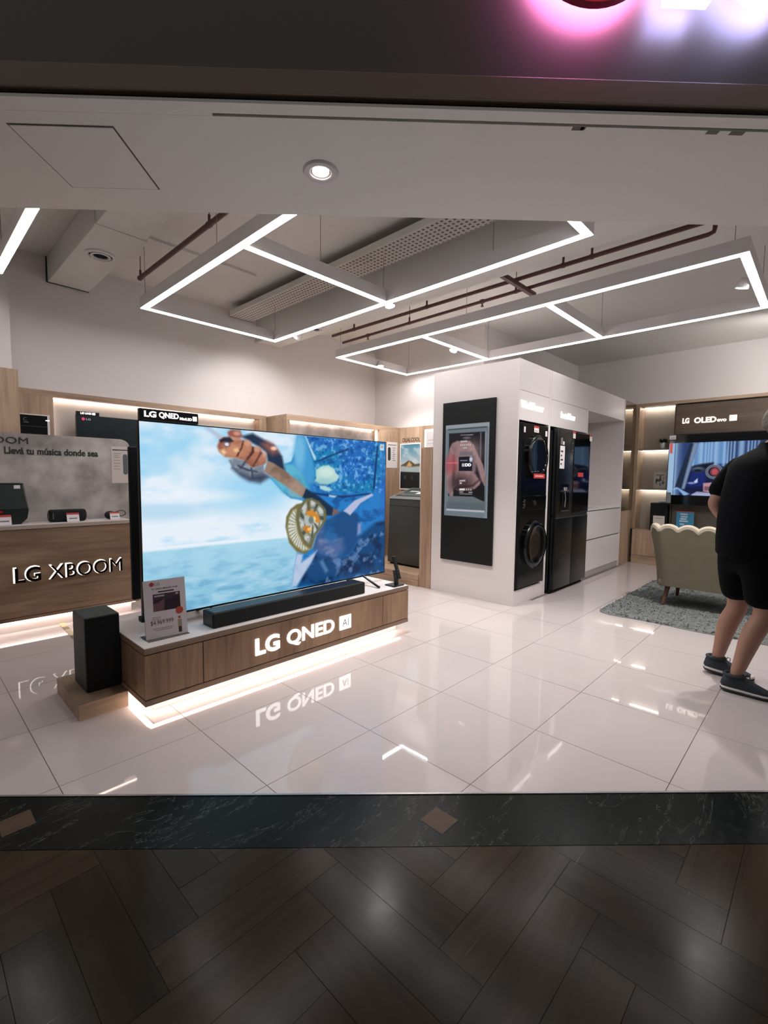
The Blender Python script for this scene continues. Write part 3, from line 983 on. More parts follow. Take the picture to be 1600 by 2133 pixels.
def paint_tv():
    p = Paint(400, 226, 2.145 / 1.21)
    U, V = p.U, p.V
    top = np.array((148, 208, 240.0)); mid = np.array((205, 228, 244.0)); low = np.array((226, 238, 248.0))
    a = np.clip((V - 0.35) / 0.65, 0, 1)[..., None]
    p.img[:] = low * (1 - a) + top * a
    n1 = p.noise(4, 3, 1.2, 1.0)
    n2 = p.noise(7, 8, 1.0, 1.6)
    cl = np.clip((n1 - 0.42) * 4.2 + (0.72 - U) * 0.45 + (0.55 - np.abs(V - 0.62)) * 0.5, 0, 1)
    p.fill(cl, (232, 240, 249), 0.9)
    p.fill(np.clip((n2 - 0.56) * 5, 0, 1) * (V > 0.36), (138, 204, 240), 0.55)
    p.ell((0.36, 0.66), (0.16, 0.12), (150, 208, 240), 1.0, 0.8)
    p.ell((0.06, 0.55), (0.14, 0.05), (160, 205, 232), 1.0, 0.6)
    p.ell((0.13, 0.62), (0.16, 0.035), (238, 243, 250), 1.0, 0.7)
    # sea
    hz = 0.343
    sea = np.clip((hz - V) / 0.012 + 0.5, 0, 1)
    sc = np.array((168, 214, 234.0)) * (1 - np.clip((hz - V) / hz, 0, 1)[..., None]) + np.array((132, 190, 218.0)) * np.clip((hz - V) / hz, 0, 1)[..., None]
    p.img = p.img * (1 - sea[..., None]) + sc * sea[..., None]
    wv = p.noise(16, 4, 1.0, 2.2)
    p.fill(sea * np.clip((wv - 0.52) * 6, 0, 1) * np.clip((0.36 - V) * 4, 0.2, 1), (96, 158, 196), 0.55)
    p.fill(sea * np.clip((0.46 - wv) * 6, 0, 1) * np.clip((0.36 - V) * 4, 0.2, 1), (196, 222, 236), 0.5)
    D = TVP
    p.poly(D['rodtip'], (178, 196, 220))
    p.poly(D['jacket'], (34, 122, 196))
    jm = p.mask(D['jacket'])
    nj = p.noise(20, 11, 1.2, 1.0)
    p.fill(jm * np.clip((nj - 0.52) * 5, 0, 1), (14, 72, 138), 0.75)
    p.poly(D['arm_light'], (64, 152, 206), 0.02)
    p.ell((0.545, 0.90), (0.025, 0.12), (122, 190, 226), 0.9, 0.8)
    p.poly(D['sleeve_teal'], (92, 178, 206), 0.012)
    p.fill(p.mask(D['sleeve_teal'], 0.02) * np.clip((p.noise(12, 2) - 0.5) * 5, 0, 1), (44, 132, 172), 0.7)
    pm_ = p.mask(D['pouch'], 0.008)
    p.fill(pm_, (24, 100, 184), 0.8)
    p.fill(pm_ * np.clip((p.noise(5, 31) - 0.5) * 5, 0, 1), (18, 132, 178), 0.8)
    sp = p.noise(46, 21, 1.5, 1.0)
    p.fill(pm_ * np.clip((sp - 0.58) * 9, 0, 1), (128, 186, 226), 0.75)
    p.fill(pm_ * np.clip((0.40 - sp) * 9, 0, 1), (12, 62, 132), 0.7)
    p.poly(D['zip'], (190, 220, 226))
    for k in ('seam1', 'seam2', 'seam3'):
        p.poly(D[k], (10, 50, 104), 0.005)
    p.fill(np.clip((U - 0.955) * 40, 0, 1) * jm, (40, 104, 190), 0.5)
    p.poly(D['hat'], (178, 214, 208)); p.ell((0.672, 0.765), (0.035, 0.03), (206, 230, 222), 0.8, 0.8); p.ell((0.66, 0.70), (0.05, 0.02), (140, 190, 196), 0.8, 0.6)
    p.poly(D['hat2'], (170, 212, 216)); p.poly(D['sparkle'], (190, 222, 238))
    p.poly(D['darklower'], (14, 68, 120), 0.02)
    dm = p.mask(D['darklower'], 0.01)
    nd = p.noise(14, 41, 1.6, 1.0)
    p.fill(dm * np.clip((nd - 0.5) * 5, 0, 1), (10, 36, 72), 0.85)
    p.fill(dm * np.clip((p.noise(24, 43, 1.0, 0.7) - 0.60) * 8, 0, 1), (112, 140, 186), 0.7)
    # gloved hand and arm
    p.poly(D['glove_dark'], (32, 48, 74), 0.01)
    p.poly(D['skin_wrist'], (150, 92, 84), 0.02, 0.9); p.ell((0.437, 0.905), (0.012, 0.012), (250, 200, 176), 0.9)
    p.poly(D['fingertop'], (152, 88, 76), 0.008); p.ell((0.298, 0.978), (0.012, 0.012), (206, 150, 128), 0.9)
    p.poly(D['hand'], (160, 102, 82), 0.007)
    hm = p.mask(D['hand'])
    p.fill(hm * np.clip((p.noise(18, 9) - 0.5) * 4, 0, 1), (122, 70, 58), 0.55)
    p.ell((0.285, 0.88), (0.035, 0.045), (206, 148, 116), 0.9, 0.75); p.ell((0.33, 0.90), (0.02, 0.04), (190, 128, 100), 0.9, 0.7)
    p.ell((0.365, 0.85), (0.018, 0.045), (178, 118, 92), 0.9, 0.7); p.ell((0.392, 0.84), (0.014, 0.035), (186, 126, 104), 0.9, 0.7)
    p.poly([(0.318, 0.94), (0.323, 0.938), (0.318, 0.90), (0.300, 0.845), (0.294, 0.848), (0.311, 0.90)], (84, 46, 42), 0.004)
    for (a_, b_, c_, d_) in ((0.272, 0.945, 0.035, 0.010), (0.336, 0.925, 0.012, 0.018), (0.371, 0.893, 0.012, 0.016), (0.399, 0.862, 0.007, 0.016)):
        p.ell((a_, b_), (c_, d_), (222, 172, 146), 1.0, 0.6)
    p.fill(hm * np.clip((0.86 - V) * 12 - (U - 0.25) * 2.0, 0, 1), (92, 54, 48), 0.55)
    p.fill(hm * np.clip((p.noise(70, 66) - 0.55) * 6, 0, 1), (196, 140, 116), 0.35)
    p.poly(D['cap_dark'], (34, 40, 58)); p.poly(D['nail'], (70, 62, 80)); p.ell((0.262, 0.912), (0.008, 0.01), (220, 220, 236), 0.6)
    p.poly(D['hilite1'], (252, 214, 164), 0.01); p.poly(D['hilite2'], (255, 208, 150), 0.01)
    p.poly(D['knuck1'], (70, 40, 38)); p.poly(D['knuck2'], (80, 46, 44))
    p.poly(D['glove_grey'], (122, 130, 146)); gm = p.mask(D['glove_grey'])
    p.fill(gm * np.clip((p.noise(60, 5) - 0.5) * 6, 0, 1), (168, 176, 190), 0.6)
    p.poly([(0.30, 0.80), (0.335, 0.775), (0.37, 0.765), (0.375, 0.755), (0.335, 0.762), (0.298, 0.788)], (60, 68, 86), 0.004)
    p.poly([(0.345, 0.785), (0.352, 0.785), (0.358, 0.72), (0.350, 0.72)], (70, 78, 96), 0.004)
    p.poly(D['glove_shadow'], (50, 64, 88), 0.02); p.poly(D['glove_line'], (60, 66, 84))
    # rod handle
    p.poly(D['handle'], (150, 124, 108)); hm = p.mask(D['handle'])
    p.fill(hm * np.clip((p.noise(26, 15) - 0.5) * 5, 0, 1), (112, 88, 76), 0.6)
    p.ell((0.53, 0.66), (0.03, 0.05), (176, 152, 136), 1.0, 0.5)
    p.poly(D['handle_dark'], (20, 44, 72)); p.poly(D['handle_tip'], (120, 92, 92))
    # hand and fish below
    p.poly(D['fish'], (22, 74, 128), 0.012); fm = p.mask(D['fish'])
    p.fill(fm * np.clip((p.noise(9, 17) - 0.5) * 5, 0, 1), (44, 108, 168), 0.7)
    p.poly(D['fish_belly'], (86, 104, 152), 0.03, 0.75)
    p.fill(p.mask(D['fish_belly'], 0.02) * np.clip((p.noise(22, 19) - 0.5) * 5, 0, 1), (150, 150, 186), 0.6)
    p.poly(D['fish_hi'], (178, 186, 216)); p.poly(D['fish_hi2'], (128, 148, 196), 0.012)
    # reel
    p.poly(D['reel_back'], (116, 110, 66)); p.poly(D['reel_gap'], (206, 208, 196), 0.008)
    gm2 = p.mask(D['reel_gap'], 0.006)
    ang_ = np.arctan2((V - 0.41) / 0.17, (U - 0.56) / 0.075)
    p.fill(gm2 * np.clip(np.sin(ang_ * 34) * 3 - 1.2, 0, 1), (120, 116, 78), 0.8)
    p.poly(D['reel_front_out'], (104, 104, 72)); p.poly(D['reel_front_in'], (150, 158, 154), 0.006)
    im_ = p.mask(D['reel_front_in'], 0.004)
    an2 = np.arctan2((V - 0.435) / 0.15, (U - 0.603) / 0.056)
    ra2 = np.hypot((V - 0.435) / 0.15, (U - 0.603) / 0.056)
    p.fill(im_ * np.clip(np.cos(an2 * 7 + ra2 * 2.5) * 4, 0, 1), (206, 214, 212), 0.75)
    p.fill(im_ * np.clip(np.cos(an2 * 7 + ra2 * 2.5 + PI) * 4 - 2.2, 0, 1), (66, 74, 60), 0.9)
    p.fill(im_ * np.clip(1 - np.abs(ra2 - 0.62) * 9, 0, 1), (92, 94, 70), 0.8)
    p.fill(im_ * np.clip((p.noise(40, 77) - 0.55) * 8, 0, 1), (120, 96, 60), 0.5)
    p.poly(D['reel_hub'], (176, 184, 182)); p.poly(D['orange1'], (206, 136, 48)); p.poly(D['orange2'], (196, 124, 44)); p.ell((0.612, 0.452), (0.008, 0.014), (250, 220, 150), 0.8)
    p.ell((0.598, 0.445), (0.012, 0.025), (112, 122, 118), 0.6); p.ell((0.59, 0.385), (0.010, 0.012), (255, 206, 120), 0.8, 0.8)
    p.poly(D['drip'], (206, 212, 230), 0.01, 0.85); p.poly(D['splash1'], (120, 156, 196), 0.012, 0.6); p.poly(D['splash2'], (110, 140, 190), 0.012, 0.6)
    p.fill(p.mask(D['drip'], 0.02) * np.clip((p.noise(24, 23, 1.0, 0.6) - 0.52) * 6, 0, 1), (150, 176, 212), 0.7)
    # channel sticker in the corner
    p.poly([(0.965, 0.94), (0.99, 0.94), (0.99, 0.985), (0.965, 0.985)], (226, 234, 240)); p.poly([(0.970, 0.955), (0.985, 0.955), (0.985, 0.975), (0.970, 0.975)], (150, 160, 170))
    return p

TX0, TX1, TZ0, TZ1, TY = 0.578, 2.738, 0.490, 1.716, 0.61
t = thing('large_television', 'huge flat television showing a blue fishing close-up on the bench', 'television', ((TX0 + TX1) / 2, TY + 0.03, ZB + 0.002))
obj('casing', G().box(TX0, TX1, TY, TY + 0.028, TZ0, TZ1, 0.003).box(TX0 + 0.3, TX1 - 0.3, TY + 0.028, TY + 0.06, TZ0 + 0.12, TZ1 - 0.3, 0.008), black_pl, t)
scr = paint_tv().mesh((TX0 + 0.008, TY - 0.0006, TZ0 + 0.012), (TX1 - TX0 - 0.016, 0, 0), (0, 0, TZ1 - TZ0 - 0.02), PLOC[t.name])
obj('screen', scr, picture_mat('tv_picture', 1.0), t, label='bright blue picture of hands holding a fishing reel')
obj('bezel_edge', G().box(TX0 + 0.002, TX1 - 0.002, TY - 0.0012, TY, TZ0, TZ0 + 0.012), mat('bezel_metal', (44, 52, 60), 0.3, metal=0.7), t)
for xa, sx in ((2.46, 1), (1.02, -1)):
    for yy in (0.42 if sx > 0 else 0.545, 0.83):
        obj('stand_leg', G().tube([(xa, TY + 0.02, TZ0 + 0.03), (xa, TY + 0.02 + (yy - TY) * 0.1, TZ0 + 0.004), (xa, yy, ZB + 0.012), (xa, yy - (0.01 if yy < TY else -0.01), ZB + 0.0125)], 0.0105, 8), black_pl, t, smooth=40)
sb = obj('top_sign', G().box(0.585, 0.946, TY - 0.012, TY + 0.02, TZ1 + 0.0005, 1.786, 0.004).box(0.585, 0.60, TY - 0.012, TY - 0.001, TZ1 - 0.004, TZ1 + 0.004), mat('sign_black', (12, 10, 12), 0.3), t)
obj('sign_lettering', text_x('LG', 0.612, 0.682, TY - 0.0122, 1.736, 1.772, depth=0.001, bold=0.03), letter_lit, sb)
obj('sign_lettering', text_x('QNED', 0.698, 0.818, TY - 0.0122, 1.733, 1.772, depth=0.001, bold=0.025), letter_lit, sb)
obj('sign_lettering', text_x('MiniLED', 0.825, 0.902, TY - 0.0122, 1.736, 1.752, depth=0.001, bold=0.02), letter_lit, sb)
b2 = obj('sign_badge', G().box(0.908, 0.934, TY - 0.0135, TY - 0.0122, 1.736, 1.764), letter_lit, sb)
obj('tv_base_corner', G().box(TX0 - 0.006, TX0 + 0.02, TY + 0.003, TY + 0.06, TZ0 - 0.012, TZ0 + 0.02, 0.003), black_pl, t)

# ---- second television back to back
t = thing('rear_television', 'dark television standing back to back behind the big one', 'television', (1.57, 1.0, ZB + 0.002))
obj('casing', G().box(0.647, 2.49, 0.985, 1.02, 0.535, 1.575, 0.008).box(0.9, 2.24, 0.955, 0.985, 0.6, 1.2, 0.01), black_matte, t)
obj('screen', G().box(0.66, 2.477, 1.02, 1.0215, 0.55, 1.562), black_gl, t)
for xa in (0.95, 2.2):
    obj('stand_leg', G().tube([(xa, 1.0, 0.55), (xa, 1.0, 0.5), (xa, 0.86, ZB + 0.012)], 0.0105, 8), black_pl, t)
    obj('stand_leg', G().tube([(xa, 1.0, 0.55), (xa, 1.0, 0.5), (xa, 1.085, ZB + 0.012)], 0.0105, 8), black_pl, t)

# ---- soundbar
t = thing('soundbar', 'long black soundbar in front of the big television', 'soundbar', (1.58, 0.45, ZB + 0.002))
obj('body', G().box(0.915, 2.25, 0.372, 0.525, ZB + 0.002, ZB + 0.098, 0.009, 3), mat('soundbar_cloth', (14, 18, 19), 0.75, bump=0.1, bscale=900), t, smooth=35)
obj('top_plate', G().box(0.93, 2.235, 0.388, 0.512, ZB + 0.0975, ZB + 0.0995), mat('soundbar_top', (12, 19, 22), 0.35), t)
obj('end_cap', G().box(0.9125, 0.916, 0.385, 0.512, ZB + 0.012, ZB + 0.088, 0.0015), black_pl, t)
obj('end_cap', G().box(2.249, 2.2525, 0.385, 0.512, ZB + 0.012, ZB + 0.088, 0.0015), black_pl, t)

# ---- acrylic price stand with sheet, leaning back
def lean(x0, y0, dz, w_, ang, tilt):
    ca, sa = math.cos(ang), math.sin(ang)
    def f(u, v, d=0.0):      # u along sheet, v up the sheet, d towards viewer
        yy = v * math.sin(tilt) - d * math.cos(tilt)
        zz = v * math.cos(tilt) + d * math.sin(tilt)
        return (x0 + u * ca - yy * sa, y0 + u * sa + yy * ca, dz + zz)
    return f
L = lean(0.533, 0.436, ZB + 0.004, 0.24, math.radians(-4), math.radians(7))
def sheet(f, u0, u1, v0, v1, d0, d1):
    return G().box(u0, u1, v0, v1, d0, d1, tr=lambda a, b, c: f(a, b, c))
def ftext(body, f, u0, u1, v0, v1, d, bold=0.0):
    tg = text_geo(body, (0, 0, 0), (1, 0, 0), (0, -1, 0), 1, 1, depth=0.0004, bold=bold)
    tg.v = [f(u0 + p[0] * (u1 - u0), v0 + p[2] * (v1 - v0), d - p[1]) for p in tg.v]
    return tg
acr = mat('clear_acrylic', (226, 234, 236), 0.08)
acr.node_tree.nodes['Principled BSDF'].inputs['Transmission Weight'].default_value = 0.85
acr.node_tree.nodes['Principled BSDF'].inputs['IOR'].default_value = 1.45
t = thing('price_stand', 'acrylic price stand with leaflet at the corner of the television bench', 'price sign', (0.65, 0.46, ZB + 0.002))
obj('acrylic_foot', G().box(0.533, 0.775, 0.40, 0.535, ZB + 0.002, ZB + 0.0045), acr, t)
obj('acrylic_back', sheet(L, -0.002, 0.24, 0.001, 0.348, -0.006, -0.003), acr, t)
pg = obj('leaflet', sheet(L, 0.0, 0.238, 0.002, 0.345, -0.0025, 0.0), mat('leaflet_paper', (206, 196, 200), 0.4), t)
obj('emblem', G().cyl(L(0.047, 0.322, 0.0), L(0.047, 0.322, 0.0008), 0.013, seg=20), mat('emblem_red', (158, 52, 56), 0.5), pg)
obj('print', ftext('LG', L, 0.064, 0.092, 0.312, 0.331, 0.0, 0.01), grey_print, pg)
obj('print', ftext('TV QNED MINILED AI 86"', L, 0.045, 0.198, 0.287, 0.298, 0.0, 0.02), dark_print, pg)
obj('print_line', sheet(L, 0.080, 0.172, 0.270, 0.278, 0.0, 0.0004), dark_print, pg)
pp = Paint(48, 30, 1.6)
pp.img[:] = (38, 26, 38)
pp.poly([(0, 0), (0, 0.45), (0.2, 0.5), (0.42, 0.72), (0.4, 0.3), (0.38, 0)], (104, 72, 80), 0.03)
pp.poly([(0.0, 0.6), (0.3, 0.7), (0.6, 0.62), (1, 0.8), (1, 1), (0, 1)], (58, 42, 60), 0.03)
pp.poly([(0.05, 0.84), (0.42, 0.84), (0.42, 0.92), (0.05, 0.92)], (180, 170, 176), 0.02)
pp.poly([(0.84, 0.86), (0.94, 0.86), (0.94, 0.94), (0.84, 0.94)], (210, 204, 210), 0.02)
O_, U_, V_ = Vector(L(0.05, 0.160, 0.0008)), Vector(L(0.205, 0.160, 0.0008)), Vector(L(0.05, 0.262, 0.0008))
obj('printed_picture', pp.mesh(O_, U_ - O_, V_ - O_, PLOC[t.name]), picture_mat('print_pic', 0), pg)
obj('red_seal', G().cyl(L(0.197, 0.148, 0.0008), L(0.197, 0.148, 0.0016), 0.022, seg=24), mat('seal_red', (176, 72, 50), 0.5), pg)
obj('print', ftext('$4.969.999', L, 0.030, 0.158, 0.078, 0.108, 0.0, 0.0), dark_print, pg)
for v0, u0, u1 in ((0.122, 0.040, 0.088), (0.111, 0.040, 0.082), (0.056, 0.040, 0.158), (0.046, 0.052, 0.148)):
    obj('print_line', sheet(L, u0, u1, v0, v0 + 0.005, 0.0, 0.0004), mat('print_pale', (158, 140, 146), 0.6), pg)
obj('printed_figure', sheet(L, 0.184, 0.206, 0.048, 0.092, 0.0, 0.0005), mat('print_beige', (150, 134, 112), 0.6), pg)
obj('printed_figure', sheet(L, 0.186, 0.205, 0.014, 0.050, 0.0, 0.0004), dark_print, pg)
obj('printed_figure', G().cyl(L(0.194, 0.104, 0.0), L(0.194, 0.104, 0.0006), 0.008, seg=14), mat('seal_red', (176, 72, 50), 0.5), pg)

# ---- remote control in a table stand
t = thing('remote_holder', 'black remote control propped in a stand at the bench end', 'remote', (2.64, 0.40, ZB + 0.002))
obj('base_plate', G().box(2.575, 2.705, 0.335, 0.455, ZB + 0.002, ZB + 0.014, 0.004), black_pl, t)
obj('post', G().box(-0.018, 0.018, -0.012, 0.012, 0, 0.10, 0.003, tr=lambda x, y, z: (2.655 - z * 0.12 + x, 0.385 + y + z * 0.05, ZB + 0.012 + z)), black_pl, t)
obj('clamp', G().box(-0.026, 0.026, -0.022, 0.018, 0.0, 0.07, 0.004, tr=lambda x, y, z: (2.650 - z * 0.12 + x, 0.378 + y + z * 0.05, ZB + 0.075 + z)), black_pl, t)
rc = obj('remote_control', G().box(-0.02, 0.02, -0.028, -0.012, 0.0, 0.21, 0.005, tr=lambda x, y, z: (2.66 - z * 0.30 + x + 0.12 * z * z, 0.375 + y + z * 0.1, ZB + 0.065 + z)), black_matte, t)
for k in range(6):
    z = 0.06 + k * 0.022
    obj('button', G().box(-0.008, 0.008, -0.0295, -0.027, z, z + 0.008, tr=lambda x, y, z: (2.66 - z * 0.30 + x + 0.12 * z * z, 0.375 + y + z * 0.1, ZB + 0.065 + z)), mat('button_grey', (60, 64, 66), 0.5), rc)

# ---- subwoofer on an oak block
t = thing('oak_block', 'low oak block on the floor under the subwoofer', 'plinth', (0.345, 0.82, 0))
obj('block_body', G().box(0.215, 0.472, 0.575, 1.074, 0.0, 0.094, 0.0015), oak_x, t)
obj('block_lid', G().box(0.214, 0.473, 0.574, 1.075, 0.0945, 0.098, 0.001), oak_edge, t)
t = thing('subwoofer', 'tall black subwoofer box standing beside the television bench', 'speaker', (0.38, 0.82, 0.098))
obj('cabinet', G().box(0.287, 0.472, 0.705, 0.957, 0.100, 0.545, 0.003), mat('sub_side', (44, 58, 55), 0.6, bump=0.06, bscale=500), t)
fr = obj('cloth_front', G().box(0.289, 0.470, 0.69, 0.705, 0.102, 0.543, 0.004), mat('sub_cloth', (9, 13, 14), 0.9, bump=0.15, bscale=900), t)
obj('badge', text_x('LG', 0.375, 0.392, 0.6895, 0.505, 0.513, depth=0.0005), mat('badge_dark', (60, 64, 66), 0.4), fr)
for x in (0.31, 0.45):
    for y in (0.73, 0.93):
        obj('foot', G().cyl((x, y, 0.0982), (x, y, 0.101), 0.014, seg=14), black_pl, t)
# ---- taped cable from the counter
t = thing('floor_cable_tape', 'yellow and dark taped cable crossing the floor behind the subwoofer', 'cable', (0.57, 2.3, 0.0))
for k, (a, b, m_) in enumerate(((2.74, 2.56, (206, 190, 150)), (2.56, 2.46, (120, 98, 62)), (2.46, 2.25, (214, 196, 152)), (2.25, 2.14, (104, 84, 54)), (2.14, 1.9, (210, 194, 156)), (1.9, 1.75, (110, 90, 60)), (1.75, 1.4, (206, 190, 150)), (1.4, 1.11, (112, 92, 60)))):
    q = lambda y: 0.585 + (y - 2.74) * 0.03
    obj('tape_strip', G().prism([(q(a) - 0.022, a, 0.0006), (q(a) + 0.022, a, 0.0006), (q(b) + 0.022, b, 0.0006), (q(b) - 0.022, b, 0.0006)], (0, 0, 0.0035)), mat('tape_%d' % (k % 2) + str(m_[0]), m_, 0.5), t)

# ================================================================== SPEAKER COUNTER (left)
CY, CZ = 2.65, 0.940
t = thing('speaker_counter', 'oak counter with concrete back panel and mirrored lettering at left', 'counter', (0.35, 2.8, 0))
CX0, CX1 = -1.2, 1.245
obj('front', G().box(CX0, CX1, CY, CY + 0.02, 0.138, CZ - 0.040), oak_hx, t)
obj('end_panel', G().box(CX1 - 0.02, CX1, CY + 0.021, 2.97, 0.105, CZ - 0.038), oak_y, t)
obj('carcass', G().box(CX0, CX1 - 0.021, CY + 0.02, 2.96, 0.105, CZ - 0.038), dark_gap, t)
obj('lower_rail', G().box(CX0, CX1, CY, CY + 0.02, 0.105, 0.133), oak_hx, t)
tp = obj('worktop', G().box(CX0, CX1 - 0.05, CY - 0.002, 2.95, CZ - 0.036, CZ - 0.003, 0.001), mat('worktop_edge', (176, 160, 148), 0.5), t)
obj('white_surface', G().box(CX0 + 0.002, CX1 - 0.052, CY, 2.95, CZ - 0.003, CZ), white_lam, tp)
obj('plinth', G().box(CX0, CX1 - 0.06, 2.70, 2.95, 0.001, 0.105), white_lam, t)
obj('led_tape', G().box(CX0, CX1 - 0.03, 2.668, 2.69, 0.098, 0.1045), glow_warm, t)
# concrete look panel with one rounded corner
r_ = 0.075
pts = [(CX0, 2.952, CZ), (1.292, 2.952, CZ)]
for k in range(9):
    a = k / 8 * PI / 2
    pts.append((1.292 - r_ * 1.3 + r_ * 1.3 * math.cos(a), 2.952, 1.752 - r_ + r_ * math.sin(a)))
pts.append((CX0, 2.952, 1.752))
bp_ = obj('back_panel', G().prism(pts, (0, 0.018, 0)), concrete, t, label='concrete grey back panel')
obj('panel_lettering', text_x('LG XBOOM', -0.12, 0.433, 2.952, 1.657, 1.715, depth=0.004, bold=0.0), dark_print, bp_)
obj('panel_lettering', text_x('Llevá tu música donde sea', 0.257, 0.998, 2.952, 1.562, 1.626, depth=0.003, bold=0.028), dark_print, bp_)
card = obj('info_card', G().box(1.116, 1.288, 2.949, 2.952, 1.298, 1.676), mat('card_beige', (206, 196, 190), 0.5), bp_)
# mirrored halo-lit letters
for body, x0, x1, z0, z1, bo in (('LG', 0.246, 0.431, 0.440, 0.572, 0.02), ('XBOOM', 0.498, 1.090, 0.440, 0.566, 0.0)):
    obj('mirror_lettering', text_x(body, x0, x1, CY - 0.012, z0, z1, depth=0.012, bold=bo), mat('letter_mirror', (36, 30, 26), 0.15, metal=0.6), t)
    obj('letter_halo', text_x(body, x0 - 0.010, x1 - 0.002, CY - 0.0015, z0 - 0.002, z1 + 0.008, depth=0.001, bold=bo), emit('letter_halo_lit', (255, 244, 234), 0.9, sample=False), t)
# printed bits of the info card
obj('print_line', G().box(1.130, 1.270, 2.9480, 2.9489, 1.636, 1.645), dark_print, t)
for z, x1 in ((1.600, 1.205), (1.580, 1.185), (1.560, 1.195), (1.530, 1.200), (1.500, 1.205), (1.470, 1.19), (1.44, 1.2)):
    obj('print_line', G().box(1.140, x1, 2.9480, 2.9489, z, z + 0.006), mat('print_mid', (150, 142, 138), 0.6), t)
rm = G()
P_ = []
for k in range(24):
    a = 2 * PI * k / 24
    P_.append((1.247 + 0.022 * math.cos(a), 2.9489, (1.575 if math.sin(a) > 0 else 1.412) + 0.024 * math.sin(a)))
obj('printed_remote', rm.prism(P_, (0, -0.0009, 0)), mat('print_slate', (92, 98, 102), 0.5), t)

def price_tag(label, x, y, z, w_=0.085, h=0.075, yaw=0.0):
    t = thing('price_tag', label, 'price tag', (x, y, z), 'small red-topped price tags')
    ca, sa = math.cos(yaw), math.sin(yaw)
    def f(a, b, c):      # a across, b up, c towards viewer (tilted back)
        yy = b * 0.25 - c
        return (x + a * ca - yy * sa, y + a * sa + yy * ca, z + b)
    obj('acrylic_foot', G().box(x - w_ / 2, x + w_ / 2, y - 0.004, y + 0.03, z + 0.0002, z + 0.002), acr, t)
    obj('card', G().box(-w_ / 2, w_ / 2, 0.002, h, -0.0015, 0.0, tr=f), white_card, t)
    obj('red_band', G().box(-w_ / 2, w_ / 2, h * 0.80, h, 0.0, 0.0006, tr=f), red_print, t)
    obj('print_line', G().box(-w_ * 0.32, w_ * 0.34, h * 0.34, h * 0.46, 0.0, 0.0005, tr=f), grey_print, t)
    return t
price_tag('red-topped price tag in front of the big party speaker', 0.205, 2.70, CZ, 0.095, 0.09)
price_tag('red-topped price tag leaning on the slim portable speaker', 0.712, 2.715, CZ, 0.10, 0.085)
price_tag('red-topped price tag before the small strap speaker', 1.075, 2.745, CZ, 0.085, 0.075)

# big party speaker
t = thing('party_speaker', 'large black party speaker with white corner sticker at far left', 'speaker', (0.17, 2.83, CZ))
prof = [(-0.03, CZ + 0.002), (0.325, CZ + 0.002), (0.372, CZ + 0.05), (0.385, CZ + 0.125), (0.352, CZ + 0.362), (-0.03, CZ + 0.362)]
obj('cabinet', G().prism([(x, 2.76, z) for x, z in prof], (0, 0.15, 0)), mat('speaker_shell', (26, 33, 34), 0.45), t)
gr_ = obj('grille', G().prism([(-0.02, 2.757, CZ + 0.135), (0.372, 2.757, CZ + 0.135), (0.344, 2.757, CZ + 0.35), (-0.02, 2.757, CZ + 0.35)], (0, 0.004, 0)), mat('speaker_grille', (40, 50, 50), 0.7, bump=0.2, bscale=700), t)
obj('light_ring', G().box(0.02, 0.20, 2.7545, 2.757, CZ + 0.105, CZ + 0.122), emit('speaker_red_light', (170, 30, 34), 0.2, sample=False), t, label='dim red light strip')
obj('side_chrome', G().tube([(0.378, 2.758, CZ + 0.13), (0.347, 2.758, CZ + 0.352)], 0.003, 6), chrome, t)
obj('sticker', G().box(0.285, 0.33, 2.7555, 2.757, CZ + 0.315, CZ + 0.345, 0.0004), white_card, gr_)
# slim portable speaker
t = thing('portable_speaker', 'slim black portable speaker lying in the middle of the counter', 'speaker', (0.69, 2.81, CZ))
obj('body', G().box(0.538, 0.832, 2.765, 2.855, CZ + 0.003, CZ + 0.115, 0.02, 4), mat('portable_cloth', (16, 20, 21), 0.85, bump=0.2, bscale=900), t, smooth=40)
obj('end_cap', G().cyl((0.533, 2.81, CZ + 0.058), (0.539, 2.81, CZ + 0.058), 0.034, seg=20), black_pl, t)
obj('end_cap', G().cyl((0.831, 2.81, CZ + 0.058), (0.837, 2.81, CZ + 0.058), 0.034, seg=20), black_pl, t)
obj('side_mark', G().box(0.562, 0.568, 2.7642, 2.7652, CZ + 0.03, CZ + 0.085), mat('mark_grey', (110, 112, 112), 0.5), t)
# small strap speaker
t = thing('strap_speaker', 'tiny black speaker with a looped carrying strap', 'speaker', (1.06, 2.82, CZ))
obj('body', G().ball((1.055, 2.83, CZ + 0.042), (0.052, 0.035, 0.041), 20, 12), black_matte, t, smooth=60)
loop = []
for k in range(15):
    a = -2.2 + 4.4 * k / 14
    loop.append((1.155 + 0.042 * math.cos(a), 2.83, CZ + 0.055 + 0.028 * math.sin(a)))
obj('strap', G().tube([(1.09, 2.83, CZ + 0.03)] + loop + [(1.09, 2.83, CZ + 0.066)], 0.004, 8), black_pl, t, smooth=50)

# ================================================================== BACK WALL UNITS
tag(obj('end_panel_unit', G().box(-1.9, 0.389, 3.0, 3.268, 0, 2.328, 0.001), oak_z), 'tall oak end panel at the left edge, higher than the wall unit', 'wall panel')
t = thing('wall_unit', 'oak wall unit with lit grey niche behind the speaker counter', 'wall unit', (1.7, 3.18, 0))
AY, AZ = 3.10, 2.186
obj('top_rail', G().box(0.392, 3.04, AY, 3.262, 2.132, AZ), oak_x, t)
obj('stile', G().box(0.392, 0.668, AY, 3.262, 0.60, 2.131), oak_z, t)
obj('stile', G().box(2.94, 3.04, AY, 3.262, 0.60, 2.131), oak_z, t)
obj('niche_back', G().box(0.669, 2.939, 3.245, 3.262, 0.60, 2.131), mat('niche_grey', (196, 190, 184), 0.6), t)
obj('base_cabinet', G().box(0.392, 3.04, AY - 0.01, 3.262, 0.0, 0.599), oak_x, t)
